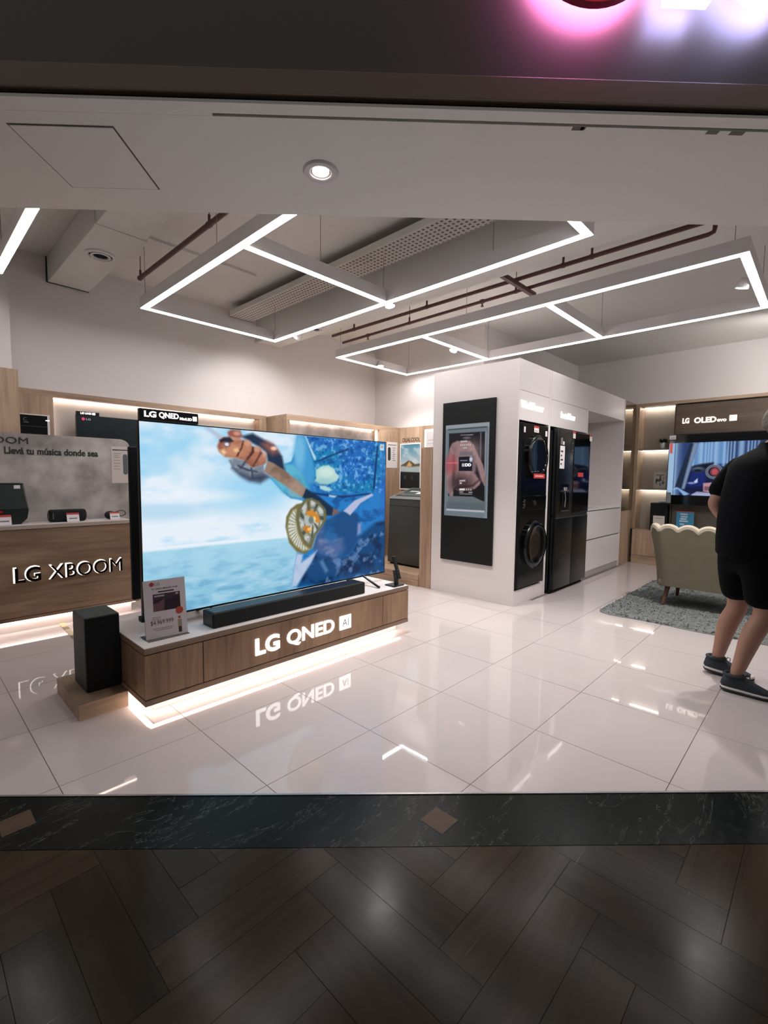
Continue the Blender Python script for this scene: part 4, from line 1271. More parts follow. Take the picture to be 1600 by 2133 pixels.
obj('led_tape', G().box(0.69, 2.92, 3.205, 3.225, 2.124, 2.131), glow_warm, t)
obj('led_tape', G().box(0.6695, 0.675, 3.21, 3.228, 1.0, 2.12), emit('led_tape_soft', (255, 232, 218), 1.6), t)
t = thing('wall_television', 'dark wall television with lit header behind the counter panel', 'television', (1.57, 3.08, 1.13))
obj('casing', G().box(0.85, 2.31, 3.08, 3.12, 1.13, 1.982, 0.004), black_pl, t)
obj('screen', G().box(0.858, 2.302, 3.0785, 3.08, 1.142, 1.974), mat('screen_teal', (14, 32, 38), 0.3), t)
ws = obj('top_sign', G().box(0.85, 1.056, 3.075, 3.10, 1.983, 2.016, 0.002), mat('sign_black', (12, 10, 12), 0.3), t)
obj('sign_lettering', text_x('LG UHD', 0.888, 0.985, 3.0748, 1.989, 2.008, depth=0.001, bold=0.03), letter_lit, ws)
obj('sign_badge', G().box(0.992, 1.018, 3.0735, 3.0748, 1.988, 2.009), letter_lit, ws)
obj('wall_bracket', G().box(1.3, 1.9, 3.121, 3.244, 1.35, 1.75), black_pl, t)
obj('emblem', G().cyl((0.912, 3.0785, 1.942), (0.912, 3.0775, 1.942), 0.0155, seg=20), emit('emblem_pink', (214, 70, 110), 0.4, sample=False), t)
obj('print', text_x('LG', 0.938, 0.976, 3.0785, 1.932, 1.952, depth=0.001), emit('print_dim', (190, 190, 196), 0.35, sample=False), t)
t = thing('framed_display', 'black glass display plate in a pale frame on the oak wall unit', 'display', (0.51, 3.08, 1.55))
obj('frame', G().box(0.394, 0.632, 3.085, 3.0995, 1.50, 1.948), white_card, t)
obj('glass', G().box(0.397, 0.612, 3.0835, 3.085, 1.51, 1.938), black_gl, t)
obj('print', text_x('C', 0.425, 0.452, 3.0835, 1.882, 1.912, depth=0.0006), grey_print, t)
obj('print_line', G().box(0.425, 0.466, 3.0829, 3.0835, 1.866, 1.872), grey_print, t)
obj('print_line', G().box(0.41, 0.608, 3.0829, 3.0835, 1.833, 1.8345), grey_print, t)
obj('light_slit', G().box(0.598, 0.628, 3.0825, 3.0835, 1.892, 1.899), letter_lit, t)

t = thing('projecting_wall_unit', 'projecting oak wall unit with lit concrete niche behind the big television', 'wall unit', (4.1, 2.9, 0))
PY, PZ = 2.643, 2.177
obj('top_rail', G().box(3.046, 5.198, PY, 3.262, 2.112, PZ), oak_x, t)
obj('side_panel', G().box(3.046, 3.095, PY, 3.262, 0.0, 2.1115), oak_z, t)
obj('right_panel', G().box(4.735, 5.198, PY, 3.262, 0.0, 2.1115), oak_z, t)
obj('niche_back', G().box(3.096, 4.734, 2.78, 2.80, 0.6, 2.1115), concrete, t)
obj('base_cabinet', G().box(3.096, 4.734, PY + 0.002, 3.262, 0.0, 0.599), oak_x, t)
obj('led_tape', G().box(3.11, 4.71, 2.745, 2.765, 2.104, 2.1112), glow_warm, t)
obj('led_tape', G().box(4.727, 4.734, 2.69, 2.73, 0.7, 2.10), emit('led_tape_side', (255, 232, 218), 3.0), t)
t = thing('remote_leaflet', 'white leaflet with printed remote on the oak panel right of the television', 'leaflet', (5.02, PY, 1.54))
obj('sheet', G().box(4.90, 5.145, PY - 0.003, PY - 0.0005, 1.538, 1.942), mat('leaflet_white', (222, 214, 212), 0.5), t)
P_ = []
for k in range(24):
    a = 2 * PI * k / 24
    P_.append((4.957 + 0.032 * math.cos(a), PY - 0.0031, (1.83 if math.sin(a) > 0 else 1.68) + 0.03 * math.sin(a)))
obj('printed_remote', G().prism(P_, (0, -0.0006, 0)), dark_print, t)
obj('print_line', G().box(4.925, 5.12, PY - 0.0036, PY - 0.003, 1.893, 1.902), dark_print, t)
for k in range(7):
    obj('print_line', G().box(5.03, 5.10 - (k % 3) * 0.012, PY - 0.0036, PY - 0.003, 1.846 - k * 0.032, 1.856 - k * 0.032), grey_print, t)

# ---- side wall unit with washing machine
t = thing('laundry_wall_unit', 'oak wall unit with poster, plinth and tall side panel beside white block', 'wall unit', (4.7, 1.9, 0))
WX = 5.20
obj('back_board', G().box(WX, 5.258, 1.165, 2.642, 0.152, 2.178), oak_z, t)
obj('side_panel', G().box(4.152, 5.199, 1.165, 1.345, 0.0, 1.757), oak_z, t)
obj('plinth', G().box(4.13, 5.258, 1.346, 2.642, 0.0, 0.075), oak_y, t)
obj('plinth_top', G().box(4.13, 5.199, 1.346, 2.642, 0.079, 0.152), oak_y, t)
nb = obj('lit_niche', G().box(WX - 0.004, WX, 1.30, 2.142, 1.851, 2.122), emit('niche_lit', (255, 246, 236), 0.5, sample=False), t)
obj('niche_frame', G().box(WX - 0.012, WX - 0.004, 2.134, 2.148, 1.845, 2.128), oak_z, t)
pc_ = obj('niche_card', G().box(WX - 0.02, WX - 0.006, 1.9, 2.085, 1.855, 2.085), mat('niche_card', (196, 190, 190), 0.5), t)
obj('print_line', G().box(WX - 0.021, WX - 0.02, 1.95, 2.05, 1.95, 1.957), grey_print, pc_)
obj('print_line', G().box(WX - 0.021, WX - 0.02, 1.93, 2.06, 1.90, 1.905), grey_print, pc_)
obj('lettering', text_y('DUALCOOL', WX, 2.575, 2.222, 1.946, 2.012, depth=0.002, bold=0.02), mat('letter_brown', (58, 48, 40), 0.5), t)
t = thing('mountain_poster', 'poster of a mountain by a lake in a white frame', 'poster', (WX - 0.01, 2.41, 1.24))
obj('frame', G().box(WX - 0.012, WX - 0.0005, 2.192, 2.622, 1.20, 1.924), white_card, t)
pp = Paint(60, 96, 0.6)
a = np.clip((pp.V - 0.45) / 0.55, 0, 1)[..., None]
pp.img[:] = np.array((196, 204, 206.0)) * (1 - a) + np.array((62, 118, 142.0)) * a
pp.fill(np.clip((pp.noise(5, 3, 0.6, 1.5) - 0.5) * 5, 0, 1) * (pp.V > 0.5), (198, 206, 208), 0.6)
pp.poly([(0, 0.53), (0.2, 0.57), (0.42, 0.64), (0.55, 0.62), (0.75, 0.55), (1, 0.57), (1, 0.46), (0, 0.46)], (84, 66, 48), 0.01)
pp.poly([(0.3, 0.5), (0.45, 0.62), (0.6, 0.54), (0.55, 0.49)], (196, 160, 100), 0.02)
pp.poly([(0, 0.52), (0.5, 0.49), (1, 0.51), (1, 0.38), (0, 0.38)], (158, 176, 176), 0.02)
pp.poly([(0, 0), (1, 0), (1, 0.37), (0, 0.385)], (14, 22, 26), 0.01)
pp.ell((0.25, 0.26), (0.06, 0.05), (74, 82, 88), 0.9, 0.7); pp.ell((0.6, 0.25), (0.06, 0.06), (66, 74, 80), 0.9, 0.6)
O_ = Vector((WX - 0.0125, 2.607, 1.215))
obj('picture', pp.mesh(O_, Vector((0, -0.40, 0)), Vector((0, 0, 0.693)), PLOC[t.name]), picture_mat('poster_pic', 0), t)

t = thing('washing_machine', 'dark grey top-loading washing machine on the oak plinth', 'washing machine', (4.78, 1.86, 0.152))
gm_ = mat('machine_grey', (58, 64, 64), 0.38)
obj('cabinet', G().box(4.45, 5.08, 1.535, 2.19, 0.175, 1.10, 0.02, 3, tr=lambda x, y, z: (x + (0.03 if z > 0.9 and x < 4.6 else 0), y, z)), gm_, t, smooth=40)
obj('feet_recess', G().box(4.49, 5.05, 1.57, 2.16, 0.1525, 0.178), dark_gap, t)
obj('top_deck', G().prism([(4.47, 1.54, 1.09), (5.08, 1.54, 1.09), (5.08, 1.54, 1.23), (4.98, 1.54, 1.235), (4.50, 1.54, 1.115)], (0, 0.645, 0)), mat('deck_grey', (92, 96, 98), 0.35), t)
obj('lid', G().prism([(4.55, 1.60, 1.131), (4.93, 1.60, 1.225), (4.93, 1.60, 1.231), (4.55, 1.60, 1.137)], (0, 0.525, 0)), mat('lid_glass', (70, 76, 78), 0.12), t)
obj('leaflet', G().prism([(4.62, 1.60, 1.160), (4.80, 1.60, 1.206), (4.80, 1.60, 1.2075), (4.62, 1.60, 1.1615)], (0, 0.22, 0)), white_card, t)
for k in range(3):
    obj('label_sticker', G().prism([(4.60 + k * 0.07, 1.87 + 0.0, 1.148 + k * 0.0175), (4.65 + k * 0.07, 1.87, 1.1605 + k * 0.0175), (4.65 + k * 0.07, 1.87, 1.1615 + k * 0.0175), (4.60 + k * 0.07, 1.87, 1.149 + k * 0.0175)], (0, 0.16, 0)), mat('sticker_grey', (170, 172, 172), 0.5), t)
obj('front_groove', G().box(4.447, 4.452, 1.56, 2.165, 0.99, 0.996), dark_gap, t)

# ================================================================== WHITE APPLIANCE BLOCK
t = thing('appliance_block', 'white built-in block housing washer tower, fridge and kitchen niche', 'built-in unit', (5.9, 0.6, 0))
FY, BT = 0.03, 2.65
obj('side_panel', G().box(4.150, 4.172, FY, 1.155, 0, BT, 0.001), white_lam, t)
obj('top_panel', G().box(4.172, 7.62, FY + 0.02, 1.155, BT - 0.02, BT - 0.001), white_lam, t)
obj('back_panel', G().box(4.172, 7.62, 1.14, 1.155, 0.0, BT - 0.02), white_lam, t)
obj('upper_door', G().box(4.174, 4.880, FY, FY + 0.02, 2.331, BT, 0.001), white_lam, t)
sp1 = obj('sign_panel', G().box(4.174, 4.880, FY, FY + 0.02, 2.015, 2.327, 0.001), white_lam, t)
obj('divider', G().box(4.883, 4.930, FY, 1.14, 0, BT - 0.001, 0.001), white_lam, t)
obj('upper_door', G().box(4.933, 6.06, FY, FY + 0.02, 2.325, BT, 0.001), white_lam, t)
sp2 = obj('sign_panel', G().box(4.933, 6.06, FY, FY + 0.02, 2.012, 2.321, 0.001), white_lam, t)
obj('divider', G().box(6.063, 6.10, FY, 1.14, 0, BT - 0.001, 0.001), white_lam, t)
obj('upper_door', G().box(6.103, 7.62, FY, FY + 0.02, 2.318, BT, 0.001), white_lam, t)
obj('end_wall', G().box(7.60, 7.64, FY, 1.14, 0, BT - 0.001), white_lam, t)
obj('tower_plinth', G().box(4.174, 4.880, FY + 0.001, 0.8, 0, 0.164, 0.001), white_lam, t)
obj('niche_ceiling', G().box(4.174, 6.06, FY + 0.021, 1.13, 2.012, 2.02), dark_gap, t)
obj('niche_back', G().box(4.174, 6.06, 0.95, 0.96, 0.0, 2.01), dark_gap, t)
obj('niche_ceiling', G().box(6.101, 7.60, FY + 0.021, 0.64, 2.318, 2.33), white_lam, t)
obj('niche_back', G().box(6.101, 7.60, 0.62, 0.64, 0.95, 2.317), white_lam, t)
wt = obj('worktop', G().box(6.101, 7.60, FY - 0.002, 0.62, 0.952, 0.970, 0.001), white_gloss, t)
obj('appliance_inset', G().box(6.25, 6.85, 0.12, 0.5, 0.970, 0.974), mat('hob_glass', (180, 176, 174), 0.1), wt)
obj('carcass', G().box(6.101, 7.60, FY + 0.02, 0.62, 0.09, 0.95), mat('drawer_gap', (120, 114, 110), 0.8), t)
obj('drawer_front', G().box(6.103, 7.598, FY, FY + 0.019, 0.545, 0.938, 0.001), white_gloss, t)
obj('drawer_front', G().box(6.103, 7.598, FY, FY + 0.019, 0.096, 0.528, 0.001), white_gloss, t)
obj('kick_board', G().box(6.101, 7.60, FY + 0.012, FY + 0.03, 0.0, 0.09), mat('kick_grey', (190, 186, 186), 0.35, metal=0.2), t)
obj('lettering', text_x('WashTower', 4.20, 4.735, FY, 2.144, 2.222, depth=0.008, bold=0.0), letter_lit, sp1, label='lit white lettering')
obj('lettering', text_x('InstaView', 5.215, 5.64, FY, 2.134, 2.209, depth=0.008, bold=0.0), letter_lit, sp2, label='lit white lettering')

# ---- advertising panel on the end of the block
ADP = {
'inner': [(0.081,0.908),(0.917,0.905),(0.928,0.174),(0.682,0.22),(0.091,0.218)],
'floor': [(0.102,0.213),(0.663,0.215),(0.938,0.17),(0.943,0.068),(0.055,0.055)],
'sill': [(0.051,0.148),(0.938,0.161),(0.943,0.068),(0.055,0.055)],
'sweater': [(0.1,0.744),(0.161,0.8),(0.286,0.826),(0.39,0.814),(0.572,0.819),(0.673,0.77),(0.756,0.676),(0.878,0.565),(0.963,0.4),(0.947,0.354),(0.909,0.354),(0.849,0.399),(0.822,0.353),(0.717,0.305),(0.598,0.294),(0.333,0.28),(0.205,0.308),(0.219,0.25),(0.199,0.215),(0.135,0.214),(0.056,0.286),(0.027,0.433),(0.074,0.609)],
'sleeve_sh': [(0.199,0.665),(0.258,0.53),(0.204,0.337),(0.187,0.472)],
'red': [(0.062,0.628),(0.232,0.646),(0.26,0.501),(0.068,0.492)],
'gap': [(0.723,0.575),(0.849,0.399),(0.82,0.39),(0.708,0.473)],
'dark_r': [(0.678,0.304),(0.832,0.353),(0.929,0.335),(0.934,0.174),(0.742,0.212)],
'box': [(0.326,0.649),(0.64,0.65),(0.644,0.496),(0.333,0.496)],
'txt1': [(0.359,0.824),(0.541,0.824),(0.543,0.801),(0.36,0.803)],
'txt2': [(0.36,0.786),(0.623,0.785),(0.624,0.762),(0.362,0.763)],
'ln': [(0.356,0.886),(0.648,0.882),(0.648,0.876),(0.356,0.881)],
'AI': [(0.406,0.577),(0.467,0.577),(0.469,0.544),(0.407,0.544)],
'bar': [(0.357,0.305),(0.486,0.308),(0.488,0.285),(0.358,0.283)],
'bar2': [(0.357,0.305),(0.653,0.313),(0.655,0.287),(0.358,0.281)],
't3': [(0.352,0.396),(0.492,0.402),(0.493,0.383),(0.353,0.38)],
'hem': [(0.226,0.318),(0.655,0.351),(0.819,0.417),(0.82,0.394),(0.677,0.328),(0.227,0.289)],
}
def paint_ad():
    p = Paint(150, 260, 0.59 / 1.065)
    D = ADP
    p.img[:] = (112, 124, 134)
    p.fill(np.clip((p.U - 0.9) * 20, 0, 1), (138, 146, 156), 0.6)
    p.poly([(0.0, 0.955), (1, 0.955), (1, 1), (0, 1)], (150, 158, 164), 0.01)
    p.poly([(0.05, 0.945), (0.95, 0.945), (0.95, 0.958), (0.05, 0.958)], (58, 66, 74), 0.004)
    p.poly([(0.945, 0.07), (0.955, 0.07), (0.955, 0.95), (0.945, 0.95)], (58, 66, 74), 0.004)
    p.poly(D['inner'], (22, 22, 28), 0.006)
    p.poly([(0.91, 0.9), (0.94, 0.9), (0.94, 0.1), (0.92, 0.1)], (150, 156, 168), 0.01)
    p.poly(D['floor'], (104, 112, 118), 0.01); p.poly(D['sill'], (92, 102, 110), 0.01)
    p.poly([(0.05, 0.075), (0.94, 0.08), (0.94, 0.06), (0.05, 0.055)], (190, 194, 198), 0.006)
    p.poly([(0.80, 0.90), (0.83, 0.90), (0.84, 0.40), (0.82, 0.40)], (96, 100, 110), 0.006)
    p.poly(D['dark_r'], (16, 16, 20), 0.006)
    p.poly(D['sweater'], (158, 126, 128), 0.008)
    sm = p.mask(D['sweater'], 0.008)
    p.fill(sm * np.clip((p.noise(7, 3) - 0.5) * 4, 0, 1), (116, 90, 94), 0.55)
    p.ell((0.66, 0.70), (0.2, 0.12), (182, 150, 150), 1.0, 0.5)
    p.poly(D['sleeve_sh'], (70, 52, 56), 0.02); p.poly(D['gap'], (40, 34, 40), 0.012); p.poly(D['hem'], (84, 60, 62), 0.01)
    p.ell((0.14, 0.57), (0.15, 0.10), (176, 78, 86), 1.0, 0.7); p.ell((0.2, 0.585), (0.22, 0.006), (236, 120, 126), 0.9, 0.8)
    p.ell((0.39, 0.36), (0.25, 0.09), (36, 24, 28), 1.0, 0.7)
    p.poly([(0.33, 0.66), (0.64, 0.66), (0.66, 0.70), (0.36, 0.71)], (120, 110, 118), 0.01)
    p.poly([(0.62, 0.50), (0.72, 0.50), (0.70, 0.66), (0.62, 0.66)], (120, 102, 108), 0.02)
    p.poly(D['box'], (14, 18, 32), 0.004); p.ell((0.61, 0.62), (0.035, 0.03), (210, 214, 234), 0.8)
    p.poly(D['ln'], (206, 204, 210), 0.003)
    for a_, b_, c_ in ((0.36, 0.52, 0.815), (0.36, 0.62, 0.776)):
        for k in range(6):
            u = a_ + (b_ - a_) * k / 6
            p.poly([(u, c_ - 0.009), (u + 0.02, c_ - 0.009), (u + 0.02, c_ + 0.009), (u, c_ + 0.009)], (216, 208, 212), 0.004)
    p.ell((0.47, 0.745), (0.05, 0.01), (200, 190, 196), 0.8, 0.8); p.ell((0.5, 0.85), (0.09, 0.015), (150, 144, 150), 0.9, 0.6)
    p.poly([(0.36, 0.605), (0.53, 0.605), (0.53, 0.612), (0.36, 0.612)], (196, 196, 206), 0.004)
    p.poly(D['AI'], (236, 236, 240), 0.004)
    p.poly(D['t3'], (198, 188, 190), 0.006); p.poly([(0.36, 0.355), (0.41, 0.355), (0.41, 0.372), (0.36, 0.372)], (220, 214, 216), 0.006)
    p.poly(D['bar2'], (70, 50, 52), 0.004); p.poly(D['bar'], (238, 232, 232), 0.004)
    for k in range(3):
        u = 0.51 + k * 0.05
        p.poly([(u, 0.285), (u + 0.03, 0.286), (u + 0.03, 0.309), (u, 0.308)], (196, 180, 180), 0.004)
    p.poly([(0.36, 0.262), (0.45, 0.262), (0.45, 0.272), (0.36, 0.272)], (196, 188, 190), 0.005); p.poly([(0.57, 0.262), (0.66, 0.262), (0.66, 0.272), (0.57, 0.272)], (196, 188, 190), 0.005)
    p.poly([(0.36, 0.245), (0.655, 0.245), (0.655, 0.25), (0.36, 0.25)], (210, 204, 206), 0.003)
    return p
AX = 4.12
t = thing('advertising_panel', 'tall black wall panel with a screen showing a pink sweater', 'display panel', (AX, 0.64, 0.41))
obj('panel', G().box(AX, 4.1495, 0.290, 0.992, 0.412, 2.270, 0.003), mat('panel_black', (12, 18, 19), 0.5, spec=0.3), t)
obj('screen', paint_ad().mesh((AX - 0.0008, 0.945, 0.943), (0, -0.59, 0), (0, 0, 1.065), PLOC[t.name]), picture_mat('ad_picture', 0.85), t, label='screen with a pink sweater in a drum')
obj('screen_text', text_y('DD', AX - 0.0008, 0.660, 0.582, 1.525, 1.556, depth=0.0006, bold=0.02), letter_lit, t)
obj('screen_text', text_y('AI', AX - 0.0012, 0.698, 0.676, 1.530, 1.552, depth=0.0006, bold=0.02), dark_print, t)

# ---- washer tower
t = thing('washer_tower', 'tall black stacked washer and dryer with two round doors', 'washer', (4.52, 0.3, 0.164))
TX, TYF = 4.505, 0.0
obj('cabinet', G().box(4.19, 4.82, TYF + 0.02, 0.62, 0.19, 1.99, 0.006), mat('tower_side', (22, 29, 29), 0.4), t)
fp = obj('front_panel', G().box(4.192, 4.818, TYF, TYF + 0.021, 0.192, 1.988, 0.006), mat('tower_front', (6, 9, 10), 0.16, spec=0.35), t)
obj('base_recess', G().box(4.22, 4.79, 0.05, 0.6, 0.165, 0.191), dark_gap, t)
for cz, r in ((1.632, 0.238), (0.655, 0.268)):
    d_ = obj('door', G().lathe([(r, 0.0), (r * 1.0, 0.028), (r * 0.94, 0.042), (r * 0.80, 0.046), (r * 0.76, 0.036), (r * 0.4, 0.030), (0.0, 0.029)], (TX + 0.02, TYF + 0.001, cz), (0, -1, 0), 48), mat('door_gloss', (6, 8, 9), 0.05), t, smooth=40)
    obj('door_rim', G().lathe([(r * 0.985, 0.030), (r * 0.955, 0.0425), (r * 0.945, 0.0435)], (TX + 0.02, TYF, cz), (0, -1, 0), 48), mat('rim_dark', (26, 30, 32), 0.2, metal=0.5), d_, smooth=40)
obj('control_panel', G().box(4.20, 4.81, TYF - 0.006, TYF + 0.001, 1.045, 1.20, 0.002), black_gl, t)
obj('control_dial', G().cyl((4.505, TYF - 0.006, 1.12), (4.505, TYF - 0.02, 1.12), 0.028, seg=24), mat('dial', (34, 36, 38), 0.3), t)
for k in range(6):
    obj('indicator_mark', G().box(4.245 + (k % 2) * 0.02, 4.28 + (k % 3) * 0.012, TYF - 0.0066, TYF - 0.006, 1.075 + k * 0.016, 1.079 + k * 0.016), mat('mark_pale', (120, 120, 120), 0.5), t)
st = obj('price_sticker', G().box(4.46, 4.575, TYF - 0.002, TYF, 1.902, 1.972), white_card, t)
obj('red_band', G().box(4.46, 4.575, TYF - 0.0026, TYF - 0.002, 1.950, 1.972), red_print, st)
obj('print_line', G().box(4.48, 4.555, TYF - 0.0026, TYF - 0.002, 1.915, 1.922), grey_print, st)
obj('sticker', G().box(4.228, 4.262, TYF - 0.001, TYF, 1.885, 1.945), white_card, t)
obj('sticker', G().box(4.745, 4.79, TYF - 0.001, TYF, 1.875, 1.935), white_card, t)
rs = obj('red_sticker', G().box(4.39, 4.66, TYF - 0.049, TYF - 0.047, 1.395, 1.445), red_print, t)
obj('print_line', G().box(4.42, 4.62, TYF - 0.0496, TYF - 0.049, 1.416, 1.424), white_card, rs)
for k in range(3):
    obj('reflection_mark', G().box(4.33 + 0.07 * k, 4.37 + 0.07 * k, TYF - 0.048, TYF - 0.0465, 1.462 + 0.004 * k, 1.468 + 0.004 * k), mat('mark_pale', (120, 120, 120), 0.5), t)

# ---- refrigerator
t = thing('refrigerator', 'black four-door refrigerator with glass door and dispenser', 'refrigerator', (5.49, 0.4, 0))
FF = -0.05
blk = mat('fridge_steel', (9, 13, 14), 0.28, metal=0.2)
obj('cabinet', G().box(4.985, 6.0, FF + 0.075, 0.8, 0.05, 1.965, 0.004), mat('fridge_side', (30, 36, 36), 0.4), t)
obj('base_grille', G().box(5.0, 5.985, FF + 0.05, 0.78, 0.0, 0.052), dark_gap, t)
dl_ = obj('door', G().box(4.985, 5.448, FF, FF + 0.07, 0.955, 1.985, 0.008, 3), blk, t, smooth=35)
dr_ = obj('door', G().box(5.454, 6.0, FF, FF + 0.07, 0.955, 1.985, 0.008, 3), blk, t, smooth=35)
obj('glass_panel', G().box(5.466, 5.988, FF - 0.0035, FF + 0.001, 0.972, 1.972, 0.001), black_gl, dr_)
obj('door', G().box(4.985, 5.490, FF, FF + 0.07, 0.055, 0.925, 0.008, 3), blk, t, smooth=35)
obj('door', G().box(5.496, 6.0, FF, FF + 0.07, 0.055, 0.925, 0.008, 3), blk, t, smooth=35)
obj('handle_groove', G().box(5.0, 5.985, FF + 0.004, FF + 0.06, 0.926, 0.954), dark_gap, t)
obj('handle_edge', G().box(4.995, 5.99, FF - 0.002, FF + 0.004, 0.915, 0.925), mat('edge_steel', (120, 124, 126), 0.25, metal=0.8), t)
dp = obj('dispenser', G().box(5.09, 5.35, FF - 0.003, FF + 0.001, 0.99, 1.33, 0.001), black_gl, dl_)
obj('dispenser_spout', G().cyl((5.22, FF - 0.004, 1.29), (5.22, FF - 0.004, 1.25), 0.03, 0.022, seg=16), chrome, t)
obj('dispenser_lever', G().tube([(5.20, FF - 0.008, 1.24), (5.215, FF - 0.014, 1.15), (5.205, FF - 0.010, 1.05)], 0.010, 8), chrome, t, smooth=50)
obj('drip_tray', G().box(5.13, 5.32, FF - 0.02, FF - 0.003, 1.0, 1.008, 0.001), grey_metal, t)
es = obj('energy_label', G().box(5.045, 5.178, FF - 0.0015, FF, 1.515, 1.785), white_card, t)
for k in range(4):
    obj('print_block', G().box(5.065, 5.10 + (k % 2) * 0.03, FF - 0.0021, FF - 0.0015, 1.56 + k * 0.05, 1.58 + k * 0.05), dark_print, es)
obj('sticker', G().box(5.06, 5.11, FF - 0.001, FF, 1.80, 1.88), grey_print, t)
obj('sticker', G().box(5.12, 5.16, FF - 0.001, FF, 1.80, 1.84), white_card, t)
for k in range(6):
    obj('indicator_mark', G().box(5.405, 5.42 + (k % 2) * 0.006, FF - 0.0008, FF, 1.60 + k * 0.045, 1.615 + k * 0.045), mat('mark_pale', (120, 120, 120), 0.5), t)
for x0 in (5.40, 5.955):
    st = obj('price_sticker', G().box(x0, x0 + 0.075, FF - 0.006, FF - 0.004, 1.895, 1.985), white_card, t)
    obj('red_band', G().box(x0, x0 + 0.075, FF - 0.0066, FF - 0.006, 1.955, 1.985), red_print, st)
rs = obj('red_sticker', G().box(5.60, 5.78, FF - 0.0045, FF - 0.0035, 1.42, 1.475), red_print, t)

# ================================================================== TELEVISION WALL UNIT (far right)
t = thing('mirror_panel', 'tall narrow panel, bronze mirror above oak, beside the kitchen niche', 'wall panel', (7.92, 0.05, 0))
obj('oak_base', G().box(7.645, 8.198, FY, FY + 0.03, 0.0, 0.883), oak_z, t)
obj('mirror', G().box(7.645, 8.198, FY, FY + 0.03, 0.885, 2.65), mat('bronze_mirror', (178, 164, 146), 0.04, metal=1.0), t)

t = thing('television_wall_unit', 'brown and oak wall unit with lit shelves around the far television', 'wall unit', (8.3, -1.3, 0))
OX = 8.20
UY1 = -3.6
obj('top_frame', G().box(OX, 8.548, UY1, FY - 0.002, 2.60, 2.648), oak_y, t)
obj('left_post', G().box(OX, 8.548, -0.022, FY - 0.002, 0.57, 2.599), oak_z, t)
obj('shelf_back', G().box(8.50, 8.548, -0.53, -0.023, 0.57, 2.599), mat('shelf_back', (172, 164, 152), 0.45), t)
shelf_glow = emit('shelf_glow', (255, 246, 236), 9.0)
for z in (1.885, 1.225):
    sh = obj('shelf', G().box(8.21, 8.499, -0.531, -0.023, z, z + 0.024), mat('shelf_board', (150, 140, 126), 0.4), t)
    obj('led_tape', G().box(8.44, 8.46, -0.52, -0.03, z - 0.006, z), shelf_glow, sh)
obj('led_tape', G().box(8.44, 8.46, -0.52, -0.03, 2.592, 2.599), shelf_glow, t)
obj('middle_partition', G().box(8.21, 8.499, -0.552, -0.533, 0.57, 2.599), brown_y, t)
obj('fascia', G().box(OX, 8.50, UY1, -0.554, 2.118, 2.575), brown_y, t)
obj('fascia_groove', G().box(OX + 0.02, 8.50, UY1, -0.554, 2.576, 2.599), dark_gap, t)
obj('tv_backboard', G().box(8.26, 8.50, UY1, -0.554, 0.57, 2.117), mat('backboard_taupe', (104, 97, 87), 0.5), t)
bc = obj('base_cabinet', G().box(8.105, 8.548, UY1, -0.022, 0.02, 0.568), oak_y, t)
for k in range(3):
    y1_ = -0.028 - k * 1.19
    obj('drawer_front', G().box(8.09, 8.105, y1_ - 1.185, y1_, 0.142, 0.562, 0.001), oak_z, bc)
obj('kick_board', G().box(8.095, 8.12, UY1, -0.024, 0.0, 0.136), oak_y, t)
obj('lettering', text_y('LG', OX, -0.645, -0.735, 2.281, 2.364, depth=0.006, bold=0.03), letter_warm, t, label='lit letters LG')
obj('lettering', text_y('OLED', OX, -0.80, -1.085, 2.276, 2.362, depth=0.006, bold=0.03), letter_warm, t, label='lit letters OLED')
obj('lettering', text_y('evo', OX, -1.095, -1.21, 2.280, 2.318, depth=0.006, bold=0.02), letter_warm, t, label='lit letters evo')
lb = obj('lit_badge', G().box(OX - 0.006, OX, -1.335, -1.246, 2.281, 2.364), letter_warm, t)
obj('badge_lettering', text_y('AI', OX - 0.006, -1.266, -1.314, 2.302, 2.344, depth=0.0006), mat('badge_tan', (190, 160, 140), 0.6), lb)

OLP = {
'curt': [(0.183,0.982),(0.436,1.013),(0.447,0.602),(0.139,0.554)],
'diag': [(0.16,0.984),(0.227,0.996),(0.134,0.119),(0.062,0.153)],
'red': [(0.003,0.998),(0.027,0.996),(0.027,0.805),(0.007,0.806)],
'floorl': [(0.016,0.074),(0.078,0.154),(0.182,0.027),(0.137,-0.014),(0.087,0.116)],
'sofa': [(0.187,0.46),(0.292,0.459),(0.299,0.183),(0.156,0.158)],
'J': [(0.207,0.263),(0.236,0.329),(0.238,0.245),(0.219,0.235)],
'car': [(0.193,0.553),(0.245,0.589),(0.347,0.623),(0.351,0.459),(0.195,0.441)],
'redlight': [(0.343,0.477),(0.378,0.513),(0.383,0.441),(0.352,0.423)],
'box': [(0.279,0.237),(0.37,0.259),(0.361,0.057),(0.283,0.08)],
'table': [(0.234,0.077),(0.361,0.057),(0.351,-0.017),(0.19,0.009)],
}
